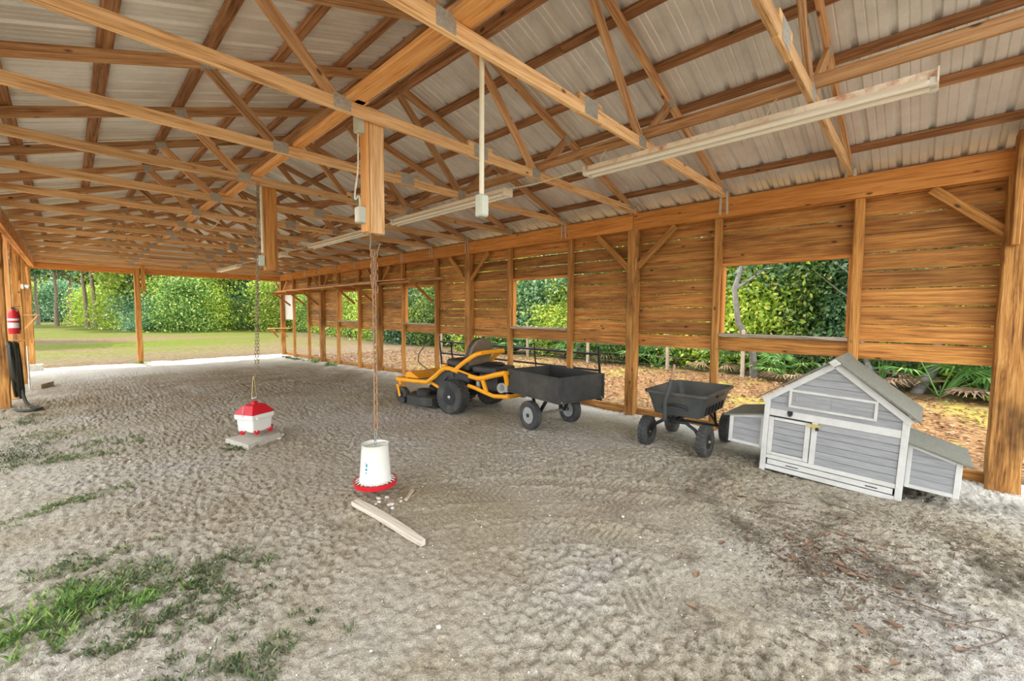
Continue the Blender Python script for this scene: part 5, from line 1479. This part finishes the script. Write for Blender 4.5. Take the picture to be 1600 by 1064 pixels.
# weed patches on the sand
def weed_patch(x, y, rx, ry, n, h, mat, seed, label, rot=0.0, zf=None, group='weed patches on the sand'):
    rs = np.random.RandomState(seed)
    n = int(n * 0.8)
    k = max(5, n // 25)
    cc = rs.normal(size=(k, 2)) * 0.62
    C2 = cc[rs.randint(0, k, n)] + rs.normal(size=(n, 2)) * 0.13
    ca, sa = math.cos(rot), math.sin(rot)
    px = C2[:, 0] * rx; py = C2[:, 1] * ry
    PX = px * ca - py * sa; PY = px * sa + py * ca
    zf = zf or floor_at
    PZ = np.array([zf(x + a, y + b) for a, b in zip(PX, PY)])
    z0 = zf(x, y)
    hh = h * 0.6 * rs.uniform(0.25, 1.0, n)
    a = rs.uniform(0, 2 * np.pi, n); lean_ = rs.uniform(0.3, 1.6, n) * hh
    d = np.stack([np.cos(a), np.sin(a)], 1)
    w = rs.uniform(0.0025, 0.006, n)
    base = np.stack([PX, PY, PZ - z0], 1)
    tip = base + np.stack([d[:, 0] * lean_, d[:, 1] * lean_, hh], 1)
    mid = (base + tip) / 2 + np.stack([np.zeros(n), np.zeros(n), hh * 0.15], 1)
    e = np.stack([-d[:, 1], d[:, 0], np.zeros(n)], 1) * w[:, None]
    V = np.stack([base, mid - e, tip, mid + e], 1).reshape(-1, 3)
    o = link('weed_patch', np_mesh('weed_patch', V, np.arange(4 * n).reshape(n, 4), mat), None, (x, y, z0))
    tag(o, label, 'weeds', group, kind='stuff')
    return o
LW = 'low grey-green weeds scattered on the sand by the open left side'
for i, (x, y, rx, ry, n, h, mt) in enumerate([(-0.16, 3.0, 0.20, 0.16, 1300, 0.09, L_WEEDB), (0.04, 2.92, 0.2, 0.14, 700, 0.05, L_WEED), (0.22, 3.10, 0.2, 0.16, 1100, 0.06, L_WEED), (0.45, 2.90, 0.22, 0.16, 1100, 0.06, L_WEED), (0.08, 3.50, 0.22, 0.10, 700, 0.05, L_WEED),
                                               (0.0, 3.3, 0.12, 0.1, 350, 0.05, L_WEED), (0.30, 2.66, 0.22, 0.14, 700, 0.045, L_WEED), (0.50, 2.50, 0.2, 0.14, 500, 0.045, L_WEED), (0.13, 2.52, 0.16, 0.1, 450, 0.05, L_WEED), (0.34, 2.12, 0.16, 0.16, 600, 0.05, L_WEED),
                                               (0.58, 1.98, 0.14, 0.14, 500, 0.05, L_WEED), (-0.05, 6.2, 0.34, 0.12, 800, 0.06, L_WEED), (0.30, 6.65, 0.2, 0.16, 450, 0.06, L_WEED), (-0.42, 6.7, 0.3, 0.5, 1300, 0.06, L_WEED), (-0.30, 7.6, 0.3, 0.4, 700, 0.05, L_WEED),
                                               (-0.09, 4.70, 0.38, 0.09, 900, 0.05, L_WEED), (-0.5, 8.7, 0.3, 0.5, 700, 0.06, L_WEED), (0.74, 2.16, 0.08, 0.08, 120, 0.04, L_WEED), (0.2, 2.85, 0.14, 0.1, 350, 0.07, L_WEEDB)]):
    weed_patch(x, y, rx, ry, n, h, mt, 60 + i, LW if mt is L_WEED else ('bright green grass tuft in the weeds by the open left side'), rot=random.Random(i).uniform(-0.4, 0.4), group='weed patches on the sand' if mt is L_WEED else 'bright tufts among the weeds')
weed_patch(1.22, 5.40, 0.16, 0.07, 500, 0.05, L_WEED, 90, 'strip of weeds along the edge of the concrete slab', rot=-0.9, group=None)
weed_patch(1.52, 17.80, 0.22, 0.14, 250, 0.16, L_WEEDB, 91, 'weeds at the foot of the middle post of the far opening', group=None)
for i, (x, y) in enumerate([(5.45, 13.0), (5.45, 14.3), (5.45, 15.6), (5.45, 16.6)]):
    weed_patch(x, y, 0.12, 0.35, 420, 0.22 if i < 2 else 0.14, L_WEEDB, 92 + i, 'leafy weeds growing at the foot of the wall under the lumber rack', group='weeds under the lumber rack')

# fallen leaves: the larger ones singly, the crumbs as one layer
def dead_leaf_mesh(seed):
    rs = random.Random(seed)
    L = 1.0; w = 0.24
    pts = [(-0.5, 0, 0), (-0.2, w, 0.10 * rs.uniform(.4, 1)), (0.2, w * 0.9, 0.12 * rs.uniform(.4, 1)), (0.5, 0, 0.1 * rs.uniform(-.5, 1)), (0.2, -w * 0.9, 0.10), (-0.2, -w, 0.08), (0, 0, 0.0)]
    mb = MB().add(pts, [(6, 0, 1), (6, 1, 2), (6, 2, 3), (6, 3, 4), (6, 4, 5), (6, 5, 0)])
    return mb.mesh('dead_leaf', L_DEADIN)
DL = [dead_leaf_mesh(s) for s in range(4)]
rnd = random.Random(21)
cent = [(3.26, 0.52), (3.14, 0.25), (3.25, 0.05), (3.23, 0.35), (2.93, -0.08), (2.65, 0.15), (3.5, 0.3), (3.76, 0.82), (3.05, 0.6)]
for i in range(70):
    c = rnd.choice(cent) if i > 6 else [(3.31, 2.12), (3.99, 1.12), (2.5, 0.9), (1.9, 0.8), (3.3, 1.7), (2.2, 1.6), (3.6, 1.35)][i]
    x, y = c[0] + rnd.gauss(0, 0.17), c[1] + rnd.gauss(0, 0.13)
    s = rnd.uniform(0.035, 0.075)
    o = link('dead_leaf', DL[i % 4], None, (x, y, floor_at(x, y) + 0.006), (rnd.uniform(-0.2, 0.2), rnd.uniform(-0.2, 0.2), rnd.uniform(0, 6.28)))
    o.scale = (s, s, s)
    tag(o, 'small brown dead leaf lying on the sand in front of the coop', 'leaf', 'dead leaves on the sand')
for i in range(26):
    c = rnd.choice(cent)
    x, y = c[0] + rnd.gauss(0, 0.45), c[1] + rnd.gauss(0, 0.3)
    L = rnd.uniform(0.12, 0.32); a = rnd.uniform(0, 6.28)
    pts = [(-L / 2 * math.cos(a), -L / 2 * math.sin(a), 0.0), (rnd.uniform(-.02, .02), rnd.uniform(-.02, .02), 0.006), (L / 2 * math.cos(a), L / 2 * math.sin(a), 0.0)]
    o = MB().tube(pts, rnd.uniform(0.002, 0.004), 5).build('twig', M_TWIG, None, None, (x, y, floor_flat(x, y, 0.08) + 0.004))
    tag(o, 'thin dry twig lying on the sand in front of the coop', 'twig', 'twigs on the sand')
def scatter(name, pts, size, mat, seed, label, zf, aspect=0.5, flatn=2.5, lift=0.006):
    rs = np.random.RandomState(seed)
    n = len(pts)
    C = np.stack([pts[:, 0], pts[:, 1], np.array([zf(a, b) for a, b in pts]) + lift], 1)
    V, F = leaf_quads(C, np.zeros((n, 3)), size, rs, aspect, up_bias=flatn * 2)
    o = link(name, np_mesh(name, V, F, mat))
    return tag(o, label, 'litter', kind='stuff')
rs = np.random.RandomState(4)
cen = np.array(cent + [(4.2, -0.3), (3.9, -0.1), (3.6, 0.6), (4.16, -0.38), (4.3, 0.05), (2.7, 0.4)])
P = cen[rs.randint(0, len(cen), 5200)] + rs.normal(size=(5200, 2)) * np.array([0.26, 0.2])
scatter('leaf_litter', P, 0.022, L_DEBRIS, 6, 'dark crumbs of dry leaves and straw scattered in front of the coop', floor_at, 0.3)
P = np.stack([rs.uniform(6.3, 11.4, 16000), rs.uniform(-5, 17, 16000)], 1)
scatter('leaf_litter', P, 0.085, L_DEAD, 7, 'carpet of brown fallen leaves on the ground outside the boarded wall', lambda a, b: gz(a, b) - 0.01, 0.45, 2.0, 0.02)
P = np.stack([rs.uniform(-1.0, 5.2, 3500), rs.uniform(-0.4, 7.5, 3500)], 1)
o = scatter('shell_grit', P, 0.009, flat('shell grit', srgb(236, 230, 218), 0.7), 8, 'pale shell and limestone grit scattered over the sand', floor_at, 0.8, 0.6, 0.003)
# pebbles one can tell apart
def rock_mesh(seed):
    bm = bmesh.new(); bmesh.ops.create_icosphere(bm, subdivisions=2, radius=1)
    rs2 = random.Random(seed)
    for v in bm.verts:
        v.co *= 1 + rs2.uniform(-0.15, 0.15); v.co.z *= 0.6
    me = bpy.data.meshes.new('pebble'); bm.to_mesh(me); bm.free(); me.materials.append(M_STONE)
    me.polygons.foreach_set('use_smooth', [True] * len(me.polygons))
    return me
RK = [rock_mesh(s) for s in range(3)]
for i in range(34):
    if i < 10: x, y = 1.62 + rnd.uniform(-0.12, 0.12), 5.42 + rnd.uniform(-0.12, 0.15); s = rnd.uniform(0.012, 0.03)
    elif i < 22: x, y = 1.72 + rnd.gauss(0, 0.10), 2.95 + rnd.gauss(0, 0.10); s = rnd.uniform(0.008, 0.02)
    else: x, y = rnd.uniform(0.6, 3.5), rnd.uniform(0.4, 2.2); s = rnd.uniform(0.006, 0.013)
    o = link('pebble', RK[i % 3], None, (x, y, floor_at(x, y) + s * 0.3), (0, 0, rnd.uniform(0, 6)))
    o.scale = (s, s, s)
    tag(o, ['pale pebble by the broken edge of the concrete slab', 'pale pebble on the sand under the poultry feeder', 'small pale pebble lying on the tire-marked sand'][0 if i < 10 else 1 if i < 22 else 2], 'pebble', ['pebbles by the slab', 'pebbles under the feeder', 'pebbles on the tire-marked sand'][0 if i < 10 else 1 if i < 22 else 2])
